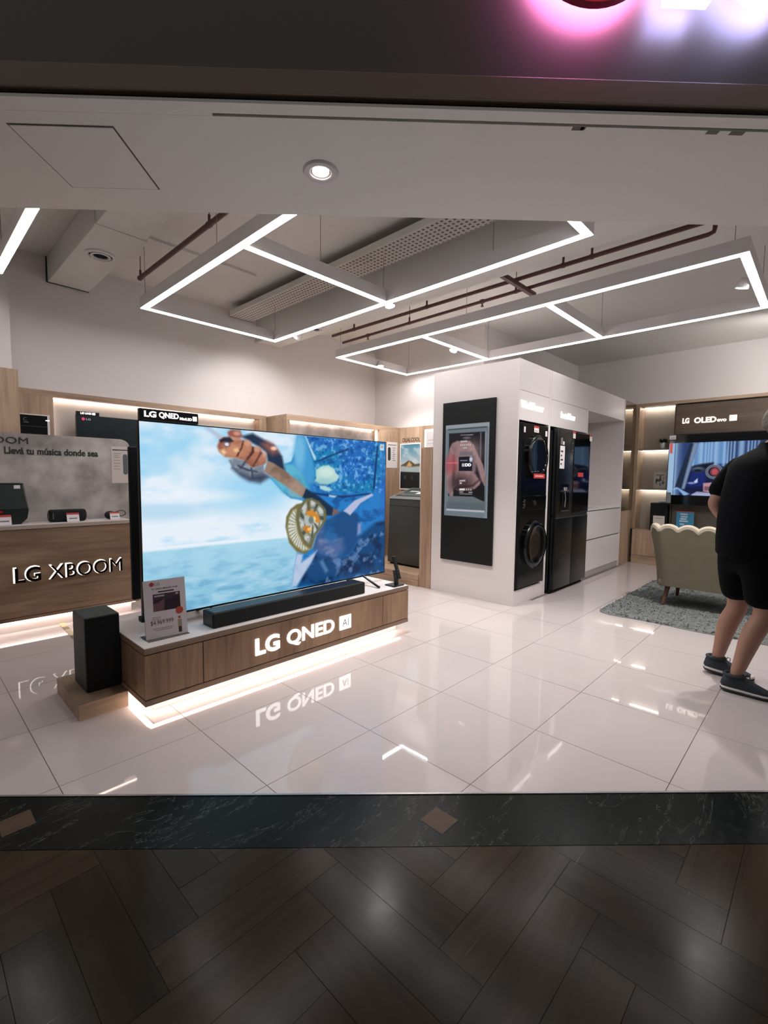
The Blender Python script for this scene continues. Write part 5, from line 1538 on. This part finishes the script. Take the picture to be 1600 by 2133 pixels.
def paint_oled():
    p = Paint(240, 116, 1.70 / 0.81)
    D = OLP
    p.img[:] = (10, 14, 30)
    a = np.clip(p.U / 0.12, 0, 1)[..., None]
    p.img = np.array((176, 204, 236.0)) * (1 - a) + np.array((40, 66, 120.0)) * a
    p.poly([(0, 0), (0.06, 0), (0.06, 1), (0, 1)], (170, 202, 236), 0.03)
    p.poly([(0.045, 0), (0.052, 0), (0.052, 1), (0.045, 1)], (60, 96, 140), 0.006)
    p.poly(D['curt'], (104, 150, 206), 0.02)
    st_ = 0.5 + 0.5 * np.sin(p.U * 190 + 3 * np.sin(p.U * 41))
    p.fill(p.mask([(0.18, 0.55), (1, 0.55), (1, 1), (0.18, 1)], 0.01) * st_, (168, 204, 240), 0.8)
    p.fill(p.mask([(0.62, 0.5), (1, 0.5), (1, 1), (0.66, 1)], 0.02), (26, 40, 66), 0.8)
    p.poly([(0.16, 0.52), (1, 0.56), (1, 0), (0.1, 0)], (12, 24, 66), 0.02)
    p.poly(D['diag'], (28, 44, 68), 0.01); p.poly([(0.19, 0.99), (0.227, 0.99), (0.14, 0.12), (0.115, 0.12)], (128, 150, 182), 0.015)
    p.poly(D['red'], (220, 92, 88), 0.01)
    p.poly(D['sofa'], (20, 38, 110), 0.02); p.poly(D['car'], (14, 20, 40), 0.02)
    p.ell((0.235, 0.49), (0.045, 0.05), (150, 176, 208), 0.9, 0.6); p.ell((0.235, 0.47), (0.035, 0.03), (16, 22, 44), 0.9)
    p.poly(D['J'], (206, 220, 240), 0.008); p.ell((0.19, 0.235), (0.03, 0.02), (190, 206, 232), 0.9, 0.7)
    for rr in (0.062, 0.05):
        p.ell((0.355, 0.45), (rr, rr * 2.1), (206, 214, 232), 0.15); p.ell((0.355, 0.45), (rr - 0.005, (rr - 0.005) * 2.1), (20, 24, 46), 0.15)
    p.ell((0.36, 0.45), (0.03, 0.07), (196, 84, 92), 0.8)
    p.poly([(0.62, 0.05), (0.9, 0.08), (0.86, 0.4), (0.6, 0.36)], (26, 44, 96), 0.03)
    p.poly(D['table'], (176, 170, 196), 0.01); p.poly(D['box'], (196, 150, 164), 0.008); p.poly([(0.29, 0.10), (0.355, 0.10), (0.355, 0.17), (0.29, 0.18)], (128, 90, 106), 0.01)
    p.poly(D['floorl'], (150, 190, 232), 0.012); p.poly([(0.2, 0.0), (0.5, 0.0), (0.4, 0.06), (0.2, 0.03)], (172, 190, 226), 0.012)
    return p
t = thing('far_television', 'television with dark blue room picture on the brown wall unit', 'television', (8.1, -1.49, 0.99))
obj('casing', G().box(8.05, 8.085, -2.46, -0.506, 1.005, 2.102, 0.004).box(8.085, 8.259, -1.9, -1.1, 1.2, 1.8), black_pl, t)
obj('screen', G().box(8.0485, 8.05, -2.452, -0.514, 1.013, 2.094), black_gl, t)
obj('picture', paint_oled().mesh((8.047, -0.516, 1.160), (0, -1.70, 0), (0, 0, 0.81), PLOC[t.name]), picture_mat('oled_picture', 0.8), t)
st = obj('sticker', G().box(8.044, 8.0475, -0.60, -0.512, 2.028, 2.092), white_card, t)
obj('print_line', G().box(8.0435, 8.044, -0.585, -0.53, 2.045, 2.052), grey_print, st)
obj('side_label', G().box(8.044, 8.0475, -0.575, -0.516, 1.03, 1.20), mat('label_grey', (128, 132, 136), 0.5), t)

t = thing('potted_plant', 'small dark green plant in a white pot on the upper shelf', 'plant', (8.33, -0.36, 1.909))
obj('pot', G().lathe([(0.0, 0.0), (0.038, 0.0), (0.052, 0.095), (0.046, 0.095), (0.042, 0.08), (0.0, 0.08)], (8.33, -0.36, 1.9095), seg=24), white_gloss, t, smooth=40)
rl = random.Random(4)
lf = G()
for k in range(140):
    a, e = rl.uniform(0, 2 * PI), rl.uniform(0.15, 1.35)
    ln = rl.uniform(0.06, 0.105)
    d = Vector((math.cos(a) * math.cos(e), math.sin(a) * math.cos(e), math.sin(e)))
    o_ = Vector((8.33, -0.36, 1.99)) + Vector((math.cos(a), math.sin(a), 0)) * rl.uniform(0, 0.03)
    sd = d.cross(Vector((0, 0, 1))).normalized() * 0.008
    m_ = o_ + d * ln * 0.55
    lf.quad(o_, m_ - sd, o_ + d * ln, m_ + sd)
lo = obj('leaves', lf, mat('leaf_dark', (34, 48, 32), 0.6), t)
lo['kind'] = 'stuff'

t = thing('picture_frame', 'small framed picture leaning on the middle shelf', 'picture frame', (8.35, -0.35, 1.249))
obj('frame', G().box(8.31, 8.325, -0.447, -0.247, 1.250, 1.53, 0.002), mat('frame_silver', (186, 180, 172), 0.35), t)
pp = Paint(40, 54, 0.74)
pp.img[:] = (206, 202, 196)
pp.fill(np.clip((pp.noise(5, 12) - 0.42) * 8, 0, 1) * np.clip((0.42 - np.hypot(pp.U - 0.5, (pp.V - 0.45) * 1.1)) * 12, 0, 1), (62, 66, 62), 1.0)
pp.poly([(0.15, 0.82), (0.85, 0.82), (0.85, 0.88), (0.15, 0.88)], (120, 116, 110), 0.02)
obj('picture', pp.mesh((8.3095, -0.262, 1.268), (0, -0.17, 0), (0, 0, 0.244), PLOC[t.name]), picture_mat('frame_pic', 0), t)

t = thing('black_speaker_box', 'black box speaker on the oak cabinet beside the far television', 'speaker', (8.25, -0.41, 0.568))
obj('cabinet', G().box(8.13, 8.42, -0.512, -0.27, 0.5695, 1.02, 0.006), black_matte, t)
obj('front_cloth', G().box(8.126, 8.131, -0.506, -0.276, 0.58, 1.01, 0.002), mat('sub_cloth', (9, 13, 14), 0.9), t)
t = thing('white_gadget', 'small rounded white device on top of the black box', 'device', (8.25, -0.43, 1.02))
obj('shell', G().box(8.19, 8.31, -0.505, -0.365, 1.0205, 1.066, 0.02, 4), white_gloss, t, smooth=40)
obj('slot', G().box(8.188, 8.191, -0.46, -0.41, 1.035, 1.041), grey_print, t)
t = thing('table_card', 'small white card before the black box speaker', 'card', (8.115, -0.40, 0.568))
obj('card', G().box(8.108, 8.112, -0.49, -0.325, 0.569, 0.815), mat('card_cream', (214, 206, 196), 0.5), t)
obj('print_line', G().box(8.1074, 8.108, -0.46, -0.35, 0.77, 0.778), grey_print, t)
t = thing('blue_leaflet_stand', 'bright blue leaflet stand below the far television', 'leaflet', (8.14, -0.77, 0.568))
obj('sheet', G().box(8.13, 8.134, -0.885, -0.648, 0.569, 0.905), mat('leaflet_blue', (60, 142, 182), 0.45), t)
obj('red_strip', G().box(8.1292, 8.13, -0.885, -0.648, 0.893, 0.905), red_print, t)
for k, (a_, b_, z_) in enumerate(((-0.70, -0.80, 0.86), (-0.71, -0.80, 0.82), (-0.70, -0.79, 0.785), (-0.69, -0.81, 0.75), (-0.70, -0.76, 0.70))):
    obj('print_block', G().box(8.1292, 8.13, b_, a_, z_ - 0.012, z_ + 0.012), mat('print_ice', (190, 214, 224), 0.5), t)
obj('support', G().box(8.134, 8.19, -0.80, -0.73, 0.569, 0.574), acr, t)

# ================================================================== RUG
t = thing('shaggy_rug', 'grey shaggy rug under the scalloped armchair', 'rug', (5.8, -1.75, 0))
RX0, RX1, RY0, RY1 = 4.60, 7.15, -2.85, -0.70
rug_m = mat('rug_grey', (122, 126, 124), 0.95, bump=0.6, bscale=40, var=0.25, vscale=30)
nx, ny = 70, 60
gr = G()
rr = np.random.default_rng(2)
H = rr.random((ny + 1, nx + 1)) * 0.012 + 0.012
def rug_pt(i, j):
    u, v = i / nx, j / ny
    x, y = RX0 + (RX1 - RX0) * u, RY0 + (RY1 - RY0) * v
    # rounded, wavering border
    cx, cy, r = 0.10, 0.10, 0.10
    e = 0.012 * math.sin(y * 9) * (1 if i == 0 else 0) + 0.012 * math.sin(x * 8) * (1 if j in (0, ny) else 0)
    if i == 0: x += e
    if j == ny: y += e
    dx, dy = max(RX0 + r - x, 0, x - RX1 + r), max(RY0 + r - y, 0, y - RY1 + r)
    d = math.hypot(dx, dy)
    if dx > 0 and dy > 0 and d > r:
        k = r / d
        x += (dx - dx * k) * (1 if x < RX0 + r else -1)
        y += (dy - dy * k) * (1 if y < RY0 + r else -1)
    ed = min(i, nx - i, j, ny - j)
    z = H[j, i] * (0.35 if ed == 0 else 1.0)
    return (x, y, z)
vs_ = [rug_pt(i, j) for j in range(ny + 1) for i in range(nx + 1)]
fs_ = [(j * (nx + 1) + i, j * (nx + 1) + i + 1, (j + 1) * (nx + 1) + i + 1, (j + 1) * (nx + 1) + i) for j in range(ny) for i in range(nx)]
gr.add(vs_, fs_)
b0 = len(gr.v)
rim = [(0, j) for j in range(ny)] + [(i, ny) for i in range(nx)] + [(nx, j) for j in range(ny, 0, -1)] + [(i, 0) for i in range(nx, 0, -1)]
low = [(vs_[j * (nx + 1) + i][0], vs_[j * (nx + 1) + i][1], 0.0008) for i, j in rim]
gr.v += low
for k in range(len(rim)):
    a, b = rim[k], rim[(k + 1) % len(rim)]
    gr.f.append((a[1] * (nx + 1) + a[0], b[1] * (nx + 1) + b[0], b0 + (k + 1) % len(rim), b0 + k))
obj('backing', gr, rug_m, t, smooth=80)
# pile
n_t = 26000
px = rr.uniform(RX0 + 0.01, RX1 - 0.4, n_t); py = rr.uniform(RY0 + 0.3, RY1 - 0.005, n_t)
ok = ~((px < RX0 + 0.05) & (py > RY1 - 0.05))
px, py = px[ok], py[ok]
an = rr.uniform(0, 2 * PI, len(px)); ln = rr.uniform(0.015, 0.032, len(px)); wd = rr.uniform(0.004, 0.009, len(px))
tx, ty = px + np.cos(an) * ln * 0.8, py + np.sin(an) * ln * 0.8
z0 = 0.012; z1 = 0.020 + rr.uniform(0, 0.012, len(px))
A = np.stack([px - np.sin(an) * wd, py + np.cos(an) * wd, np.full(len(px), z0)], 1)
B = np.stack([px + np.sin(an) * wd, py - np.cos(an) * wd, np.full(len(px), z0)], 1)
C_ = np.stack([tx, ty, z1], 1)
V_ = np.stack([A, B, C_], 1).reshape(-1, 3)
gp = G()
gp.v = [tuple(p) for p in V_.tolist()]
gp.f = [(3 * k, 3 * k + 1, 3 * k + 2) for k in range(len(px))]
po = obj('pile', gp, mat('rug_pile', (134, 138, 136), 0.95, var=0.22, vscale=26), t)
po['kind'] = 'stuff'

# ================================================================== SCALLOPED ARMCHAIR (seen from behind)
fab = mat('chair_fabric', (112, 106, 86), 0.9, bump=0.12, bscale=320, var=0.05, vscale=5)
t = thing('scalloped_armchair', 'beige velvet armchair with scalloped back on the grey rug', 'armchair', (5.65, -1.45, 0.02))
YC = -1.447
def plan(s, flare):
    """s in [-1,1] runs from the left arm's front end round the back to the right arm's front end"""
    hw, dep, rc = 0.40 + 0.075 * flare, 0.62 + 0.03 * flare, 0.16
    xb = 5.30 - 0.075 * flare
    L1, L2, La = dep - rc, 2 * (hw - rc), rc * PI / 2
    tot = 2 * L1 + 2 * La + L2
    d = (s + 1) / 2 * tot
    if d < L1:
        return xb + dep - d, YC + hw
    d -= L1
    if d < La:
        a = d / rc
        return xb + rc - rc * math.sin(a), YC + hw - rc + rc * math.cos(a)
    d -= La
    if d < L2:
        return xb, YC + hw - rc - d
    d -= L2
    if d < La:
        a = d / rc
        return xb + rc - rc * math.cos(a), YC - hw + rc - rc * math.sin(a)
    d -= La
    return xb + rc + d, YC - hw
NS, NZ = 150, 14
def top_z(s):
    base = 0.60 + (0.905 - 0.60) * (1 / (1 + math.exp((abs(s) - 0.62) * 26)))
    sc = abs(math.sin(s * PI * 5.85)) if abs(s) < 0.72 else 0.7
    return base - 0.052 * (1 - sc ** 0.7) * (1 if abs(s) < 0.72 else 0.3)
sh = G()
for side in (0, 1):
    for k in range(NS + 1):
        s = -1 + 2 * k / NS
        zt = top_z(s)
        for j in range(NZ + 1):
            f = j / NZ
            z = 0.245 + (zt - 0.245) * f
            fl = f ** 1.5
            x, y = plan(s, fl)
            x2, y2 = plan(s, fl)
            if side:
                # inner surface: pulled towards the seat
                cx, cy = 5.75, YC
                th = 0.085 - 0.02 * f
                xo, yo = x, y
                e = 1e-3
                xa, ya = plan(max(s - e, -1), fl); xb2, yb2 = plan(min(s + e, 1), fl)
                tx_, ty_ = xb2 - xa, yb2 - ya
                l = math.hypot(tx_, ty_) or 1
                x, y = xo - ty_ / l * th, yo + tx_ / l * th
            sh.v.append((x, y, z))
W_ = NZ + 1
N1 = (NS + 1) * W_
for k in range(NS):
    for j in range(NZ):
        a = k * W_ + j
        sh.f.append((a, a + 1, a + W_ + 1, a + W_))
        b = N1 + a
        sh.f.append((b, b + W_, b + W_ + 1, b + 1))
    sh.f.append((k * W_, (k + 1) * W_, N1 + (k + 1) * W_, N1 + k * W_))
for k in (0, NS):
    for j in range(NZ):
        a, b = k * W_ + j, N1 + k * W_ + j
        sh.f.append((a, b, b + 1, a + 1) if k == 0 else (a, a + 1, b + 1, b))
for k in range(NS):      # top
    a, b = k * W_ + NZ, (k + 1) * W_ + NZ
    sh.f.append((a, N1 + a, N1 + b, b))
obj('tub_shell', sh, fab, t, smooth=50)
def rim_pt(k, off):
    s = -1 + 2 * k / NS
    x, y = plan(s, 1.0)
    return x, y, top_z(s)
rimp = []
for k in range(NS + 1):
    s = -1 + 2 * k / NS
    a, b = sh.v[k * W_ + NZ], sh.v[N1 + k * W_ + NZ]
    rimp.append(((a[0] * 0.5 + b[0] * 0.5), (a[1] * 0.5 + b[1] * 0.5), a[2] - 0.012))
obj('rolled_edge', G().tube(rimp, 0.033, 12), mat('chair_edge', (196, 184, 166), 0.85), t, smooth=60)
obj('seat_cushion', G().box(5.40, 5.93, YC - 0.31, YC + 0.31, 0.30, 0.46, 0.05, 4), fab, t, smooth=50)
obj('seat_frame', G().box(5.33, 5.92, YC - 0.37, YC + 0.37, 0.235, 0.31, 0.02, 3), fab, t, smooth=50)
leg_m = wood('leg_wood', (110, 78, 62), (78, 52, 40), 2)
for (x, y, dx, dy) in ((5.40, YC + 0.28, -0.06, 0.03), (5.40, YC - 0.28, -0.06, -0.03), (5.86, YC + 0.27, 0.04, 0.02), (5.86, YC - 0.27, 0.04, -0.02)):
    obj('leg', G().cyl((x, y, 0.245), (x + dx, y + dy, 0.033), 0.027, 0.016, seg=16), leg_m, t, smooth=50)

# ================================================================== PERSON (seen from behind, at the right edge)
def skin(pts, edges, root, sub=2):
    """pts: {name: ((x,y,z), radius or (rx,ry))}"""
    names = list(pts)
    me = bpy.data.meshes.new('skin')
    me.from_pydata([pts[n][0] for n in names], [(names.index(a), names.index(b)) for a, b in edges], [])
    o = bpy.data.objects.new('skin', me)
    scene.collection.objects.link(o)
    mod = o.modifiers.new('s', 'SKIN')
    mod.use_smooth_shade = True
    sv = me.skin_vertices[0].data
    for i, n in enumerate(names):
        r = pts[n][1]
        sv[i].radius = r if isinstance(r, tuple) else (r, r)
        sv[i].use_root = (n == root)
    m2 = o.modifiers.new('d', 'SUBSURF')
    m2.levels = m2.render_levels = sub
    bpy.context.view_layer.update()
    out = bpy.data.meshes.new_from_object(o.evaluated_get(bpy.context.evaluated_depsgraph_get()))
    bpy.data.objects.remove(o)
    bpy.data.meshes.remove(me)
    return out

def body_obj(name, me, m, parent, label=None):
    me.transform(Matrix.Translation(-Vector(PLOC[parent.name])))
    me.polygons.foreach_set('use_smooth', [True] * len(me.polygons))
    return obj(name, me, m, parent, label=label)

FW = Vector((0.70, -0.714, 0))       # facing direction
RT = Vector((-0.714, -0.70, 0))      # his right, nearer the camera
PB = Vector((3.475, -2.045, 0))
def P3(f, r, z):
    return tuple(PB + FW * f + RT * r + Vector((0, 0, z)))
skin_m = mat('skin', (158, 118, 98), 0.55, var=0.06, vscale=9)
t = thing('person', 'person in black shirt, black shorts and sneakers standing at right', 'person', tuple(PB))
LA, RA = (3.600, -1.880, 0.095), (3.325, -2.020, 0.095)     # ankles
LK, RK = P3(0.035, -0.12, 0.52), P3(0.03, 0.115, 0.52)
def mixp(a, b, k, off=(0, 0, 0)):
    return tuple(a[i] * (1 - k) + b[i] * k + off[i] for i in range(3))
back = -FW * 0.028
pts = {
    'pelvis': (P3(0, 0, 0.98), (0.16, 0.14)),
    'waist': (P3(0.02, 0, 1.14), (0.165, 0.145)),
    'chest': (P3(0.05, 0, 1.36), (0.15, 0.125)),
    'upper': (P3(0.06, 0, 1.47), (0.11, 0.085)),
    'neck': (P3(0.10, 0, 1.60), 0.062),
    'neck2': (P3(0.135, 0, 1.67), 0.058),
    'hipL': (P3(-0.01, -0.10, 0.90), 0.105), 'hipR': (P3(0, 0.10, 0.90), 0.105),
    'thL': (mixp(P3(-0.01, -0.11, 0.90), LK, 0.5), 0.088), 'thR': (mixp(P3(0, 0.11, 0.90), RK, 0.5), 0.088),
    'kL': (LK, 0.062), 'kR': (RK, 0.062),
    'cL': (mixp(LK, LA, 0.32, back), 0.066), 'cR': (mixp(RK, RA, 0.32, back), 0.066),
    'sL': (mixp(LK, LA, 0.72, back * 0.4), 0.046), 'sR': (mixp(RK, RA, 0.72, back * 0.4), 0.046),
    'aL': (LA, 0.037), 'aR': (RA, 0.037),
    'fL': ((LA[0] + 0.01, LA[1] - 0.12, 0.036), (0.026, 0.016)), 'fR': ((RA[0] + 0.01, RA[1] - 0.12, 0.036), (0.026, 0.016)),
    'shL': (P3(0.055, -0.185, 1.475), 0.058), 'shR': (P3(0.055, 0.185, 1.475), 0.058),
    'elL': (P3(-0.10, -0.25, 1.23), 0.048), 'elR': (P3(0.04, 0.27, 1.22), 0.048),
    'faL': (P3(-0.01, -0.23, 1.12), 0.045), 'faR': (P3(0.16, 0.25, 1.12), 0.045),
    'wrL': (P3(0.14, -0.20, 1.03), 0.030), 'wrR': (P3(0.28, 0.20, 1.05), 0.030),
}
edges = [('pelvis', 'waist'), ('waist', 'chest'), ('chest', 'upper'), ('upper', 'neck'), ('neck', 'neck2'), ('pelvis', 'hipL'), ('pelvis', 'hipR'), ('hipL', 'thL'), ('hipR', 'thR'), ('thL', 'kL'), ('thR', 'kR'),
         ('kL', 'cL'), ('kR', 'cR'), ('cL', 'sL'), ('cR', 'sR'), ('sL', 'aL'), ('sR', 'aR'), ('aL', 'fL'), ('aR', 'fR'), ('upper', 'shL'), ('upper', 'shR'), ('shL', 'elL'), ('shR', 'elR'), ('elL', 'faL'), ('elR', 'faR'), ('faL', 'wrL'), ('faR', 'wrR')]
body_me = skin(pts, edges, 'pelvis')
# hands: palm and five separate bent fingers, joined into the body mesh
def hand(wr, d, side, curl):
    """wr wrist, d hand direction, side = thumb side vector, curl = direction the fingers bend towards"""
    w0, d, s, c = Vector(wr), Vector(d).normalized(), Vector(side).normalized(), Vector(curl).normalized()
    out = []
    out.append(skin({'a': (tuple(w0 - d * 0.01), 0.027), 'b': (tuple(w0 + d * 0.045), (0.042, 0.017)), 'c': (tuple(w0 + d * 0.085), (0.042, 0.015))}, [('a', 'b'), ('b', 'c')], 'a', 2))
    for k, (o_, l) in enumerate(((0.030, 0.072), (0.010, 0.080), (-0.011, 0.074), (-0.031, 0.058))):
        b = w0 + d * 0.082 + s * o_
        p1 = b + d * l * 0.45 + c * l * 0.12
        p2 = p1 + d * l * 0.26 + c * l * 0.22
        p3 = p2 + d * l * 0.12 + c * l * 0.26
        out.append(skin({'a': (tuple(b - d * 0.012), 0.0095), 'b': (tuple(p1), 0.009), 'c': (tuple(p2), 0.0085), 'd': (tuple(p3), 0.0075)}, [('a', 'b'), ('b', 'c'), ('c', 'd')], 'a', 1))
    b = w0 + d * 0.025 + s * 0.032
    out.append(skin({'a': (tuple(b - s * 0.008), 0.012), 'b': (tuple(b + s * 0.018 + d * 0.03), 0.0105), 'c': (tuple(b + s * 0.02 + d * 0.058 + c * 0.014), 0.009)}, [('a', 'b'), ('b', 'c')], 'a', 1))
    return out
# head: shaped ball with brow, nose, chin, ears
HC = Vector(P3(0.140, 0, 1.775))
hd = G().ball((0, 0, 0), (0.079, 0.098, 0.118), 28, 20)
def head_pt(p):
    x, y, z = p          # x right, y forward, z up
    k = max(0, min(1, (z + 0.12) / 0.10))
    x *= 0.80 + 0.20 * k
    if y > 0 and z < -0.03:
        y = y * 0.92 + 0.010
    if y < 0 and z < -0.04:
        y *= 0.80
    nose = math.exp(-(x / 0.013) ** 2) * math.exp(-((z + 0.022) / 0.024) ** 2) * (1 if y > 0 else 0)
    y += 0.024 * nose
    brow = math.exp(-((z - 0.022) / 0.010) ** 2) * (1 if y > 0.05 else 0)
    y += 0.004 * brow
    for sx in (-0.032, 0.032):
        y -= 0.010 * math.exp(-((x - sx) / 0.014) ** 2 - ((z - 0.004) / 0.010) ** 2) * (1 if y > 0.03 else 0)
    y -= 0.004 * math.exp(-((z + 0.062) / 0.004) ** 2) * math.exp(-(x / 0.024) ** 2) * (1 if y > 0.03 else 0)
    return Vector(HC) + RT * x + FW * y + Vector((0, 0, z))
hd.v = [tuple(head_pt(p)) for p in hd.v]
for sx in (-1, 1):
    e = G().ball((0, 0, 0), (0.009, 0.017, 0.030), 12, 8)
    hd.add([tuple(HC + RT * (p[0] + sx * 0.080) + FW * (p[1] - 0.008) + Vector((0, 0, p[2] - 0.005))) for p in e.v], e.f)
bm = bmesh.new()
bm.from_mesh(body_me)
parts = hand(pts['wrL'][0], (0.45, -0.45, -0.7), (0.4, -0.5, 0.5), (-0.5, -0.4, -0.1)) + hand(pts['wrR'][0], (0.5, -0.45, -0.55), (0.3, -0.5, 0.6), (0.5, 0.5, 0.0)) + [mesh_of(hd)]
for q in parts:
    bm.from_mesh(q)
bm.to_mesh(body_me)
bm.free()
body_obj('body', body_me, skin_m, t)
for sx in (-0.032, 0.032):
    c = HC + RT * sx + FW * 0.078 + Vector((0, 0, 0.004))
    obj('eye', G().ball(tuple(c), 0.0115, 14, 10), mat('eye_white', (220, 214, 208), 0.2), t, smooth=60)
    obj('iris', G().ball(tuple(c + FW * 0.0075), 0.006, 10, 8), mat('iris_dark', (44, 34, 28), 0.2), t, smooth=60)
# hair: short grey cap over the back and top of the head
hr = G().ball((0, 0, 0), (0.085, 0.105, 0.124), 30, 22)
hv, hf = [], []
for p in hr.v:
    q = head_pt((p[0], p[1], p[2]))
    hv.append(tuple(q))
keep = set()
for i, p in enumerate(hr.v):
    if p[2] > 0.055 + 0.3 * max(p[1], 0) or (p[1] < 0.012 and p[2] > -0.075 + 0.25 * abs(p[0])):
        keep.add(i)
hf = [f for f in hr.f if all(i in keep for i in f)]
hg = G()
hg.v, hg.f = hv, hf
obj('hair', hg, mat('hair_grey', (128, 122, 114), 0.8, bump=0.6, bscale=260, var=0.3, vscale=120), t, smooth=60)

cloth = mat('shirt_black', (5, 6, 10), 0.95, spec=0.12, bump=0.15, bscale=30)
rings = [(0.885, 0.02, 0.200, 0.185), (0.90, 0.02, 0.208, 0.196), (1.00, 0.02, 0.212, 0.203), (1.15, 0.03, 0.210, 0.212), (1.30, 0.04, 0.210, 0.198), (1.41, 0.048, 0.222, 0.172),
         (1.49, 0.055, 0.226, 0.158), (1.545, 0.066, 0.190, 0.130), (1.585, 0.085, 0.128, 0.102), (1.61, 0.095, 0.078, 0.076), (1.64, 0.108, 0.073, 0.073)]
sg_ = G()
NR = 28
for z, f0, lat, dep in rings:
    for k in range(NR):
        a = 2 * PI * k / NR
        ca, sa = math.cos(a), math.sin(a)
        wob = 1 + 0.012 * math.sin(5 * a + z * 9)
        sg_.v.append(P3(f0 + dep * wob * (abs(sa) ** 0.85) * (1 if sa > 0 else -1), lat * wob * (abs(ca) ** 0.85) * (1 if ca > 0 else -1), z + 0.008 * math.sin(2 * a + 1) * (1 if z < 0.95 else 0)))
for q in range(len(rings) - 1):
    for k in range(NR):
        j_ = (k + 1) % NR
        sg_.f.append((q * NR + k, (q + 1) * NR + k, (q + 1) * NR + j_, q * NR + j_))
shirt_me = mesh_of(sg_)
bm = bmesh.new()
bm.from_mesh(shirt_me)
for sd, pp_ in ((-1, ((0.05, -0.15, 1.49), (0.05, -0.20, 1.485), (-0.025, -0.235, 1.36), (-0.085, -0.25, 1.255))), (1, ((0.05, 0.15, 1.49), (0.05, 0.20, 1.485), (0.045, 0.25, 1.34), (0.042, 0.268, 1.25)))):
    ch = {}
    for k, (q, r) in enumerate(zip(pp_, (0.085, 0.096, 0.088, 0.080))):
        ch['p%d' % k] = (P3(*q), r)
    bm.from_mesh(skin(ch, [('p0', 'p1'), ('p1', 'p2'), ('p2', 'p3')], 'p0'))
bmesh.ops.recalc_face_normals(bm, faces=list(bm.faces))
bm.to_mesh(shirt_me)
bm.free()
body_obj('shirt', shirt_me, cloth, t, 'black short-sleeved shirt')
short_pts = {'belt': (P3(0.01, 0, 1.04), (0.185, 0.17)), 'pelvis': (P3(0.0, 0, 0.95), (0.19, 0.18)),
    'hipL': (P3(-0.01, -0.105, 0.84), 0.130), 'hipR': (P3(0, 0.105, 0.84), 0.130),
    'tL': (mixp(P3(-0.01, -0.11, 0.84), LK, 0.55), 0.108), 'tR': (mixp(P3(0, 0.11, 0.84), RK, 0.55), 0.122),
    'kL': (mixp(P3(-0.01, -0.11, 0.84), LK, 0.88), 0.098), 'kR': (mixp(P3(0, 0.11, 0.84), RK, 0.88), 0.114)}
body_obj('shorts', skin(short_pts, [('belt', 'pelvis'), ('pelvis', 'hipL'), ('pelvis', 'hipR'), ('hipL', 'tL'), ('hipR', 'tR'), ('tL', 'kL'), ('tR', 'kR')], 'pelvis'), mat('shorts_black', (5, 6, 9), 0.95, spec=0.12, bump=0.15, bscale=30), t, 'black knee-length shorts')
# sneakers
shoe_m = mat('sneaker_slate', (40, 48, 56), 0.75, bump=0.2, bscale=200)
sole_m = mat('sneaker_sole', (206, 200, 196), 0.6)
sole_d = mat('sneaker_outsole', (38, 42, 46), 0.7)
def shoe(ank, heel_lift=0.0):
    ax, ay = ank[0], ank[1]
    # toe points towards -y; sections along the shoe: (dy from heel, half width, height, z0)
    secs = [(0.0, 0.012, 0.055, 0.03), (0.012, 0.034, 0.100, 0.012), (0.05, 0.043, 0.122, 0.008), (0.09, 0.045, 0.126, 0.006), (0.13, 0.046, 0.106, 0.005), (0.18, 0.050, 0.078, 0.004), (0.23, 0.051, 0.055, 0.005), (0.265, 0.043, 0.044, 0.010), (0.288, 0.022, 0.032, 0.018), (0.295, 0.004, 0.026, 0.022)]
    y0 = ay + 0.075
    def strip(fz0, fz1, grow):
        g_ = G()
        n = 16
        for d, hw, h, zb in secs:
            lift = heel_lift * max(0, 1 - d / 0.2)
            lo_, hi_ = fz0(h, zb), fz1(h, zb)
            for k in range(n):
                a = 2 * PI * k / n
                ca, sa = math.cos(a), math.sin(a)
                xx = (abs(ca) ** 0.7) * (1 if ca > 0 else -1) * (hw + grow)
                zz = (lo_ + hi_) / 2 + (abs(sa) ** 0.6) * (1 if sa > 0 else -1) * (hi_ - lo_) / 2
                g_.v.append((ax + 0.05 * (d / 0.3) * 0.3 + xx, y0 - d, zz + lift))
        for i in range(len(secs) - 1):
            for k in range(n):
                j = (k + 1) % n
                g_.f.append((i * n + k, i * n + j, (i + 1) * n + j, (i + 1) * n + k))
        g_.f.append(tuple(range(n)))
        g_.f.append(tuple(range((len(secs) - 1) * n, len(secs) * n))[::-1])
        return g_
    so = obj('sneaker', strip(lambda h, zb: 0.02, lambda h, zb: h, 0.0), shoe_m, t, smooth=60)
    obj('midsole', strip(lambda h, zb: 0.012 + zb * 0.5, lambda h, zb: 0.036 + zb * 0.3, 0.004), sole_m, so, smooth=60)
    obj('outsole', strip(lambda h, zb: 0.002 + zb * 0.3, lambda h, zb: 0.015 + zb * 0.5, 0.003), sole_d, so, smooth=60)
    obj('lace_loop', G().tube([(ax + 0.01, ay - 0.055, 0.108 + heel_lift * 0.4), (ax + 0.03, ay - 0.06, 0.122 + heel_lift * 0.4), (ax + 0.045, ay - 0.075, 0.112 + heel_lift * 0.4), (ax + 0.025, ay - 0.075, 0.10 + heel_lift * 0.4)], 0.003, 6), shoe_m, so, smooth=60)
    obj('ankle_collar', G().tube([(ax + 0.043 * math.cos(a), ay + 0.005 + 0.052 * math.sin(a), 0.114 + heel_lift * 0.6) for a in [2 * PI * k / 20 for k in range(21)]], 0.011, 8), shoe_m, so, smooth=60)
shoe(LA, 0.012)
shoe(RA, 0.0)
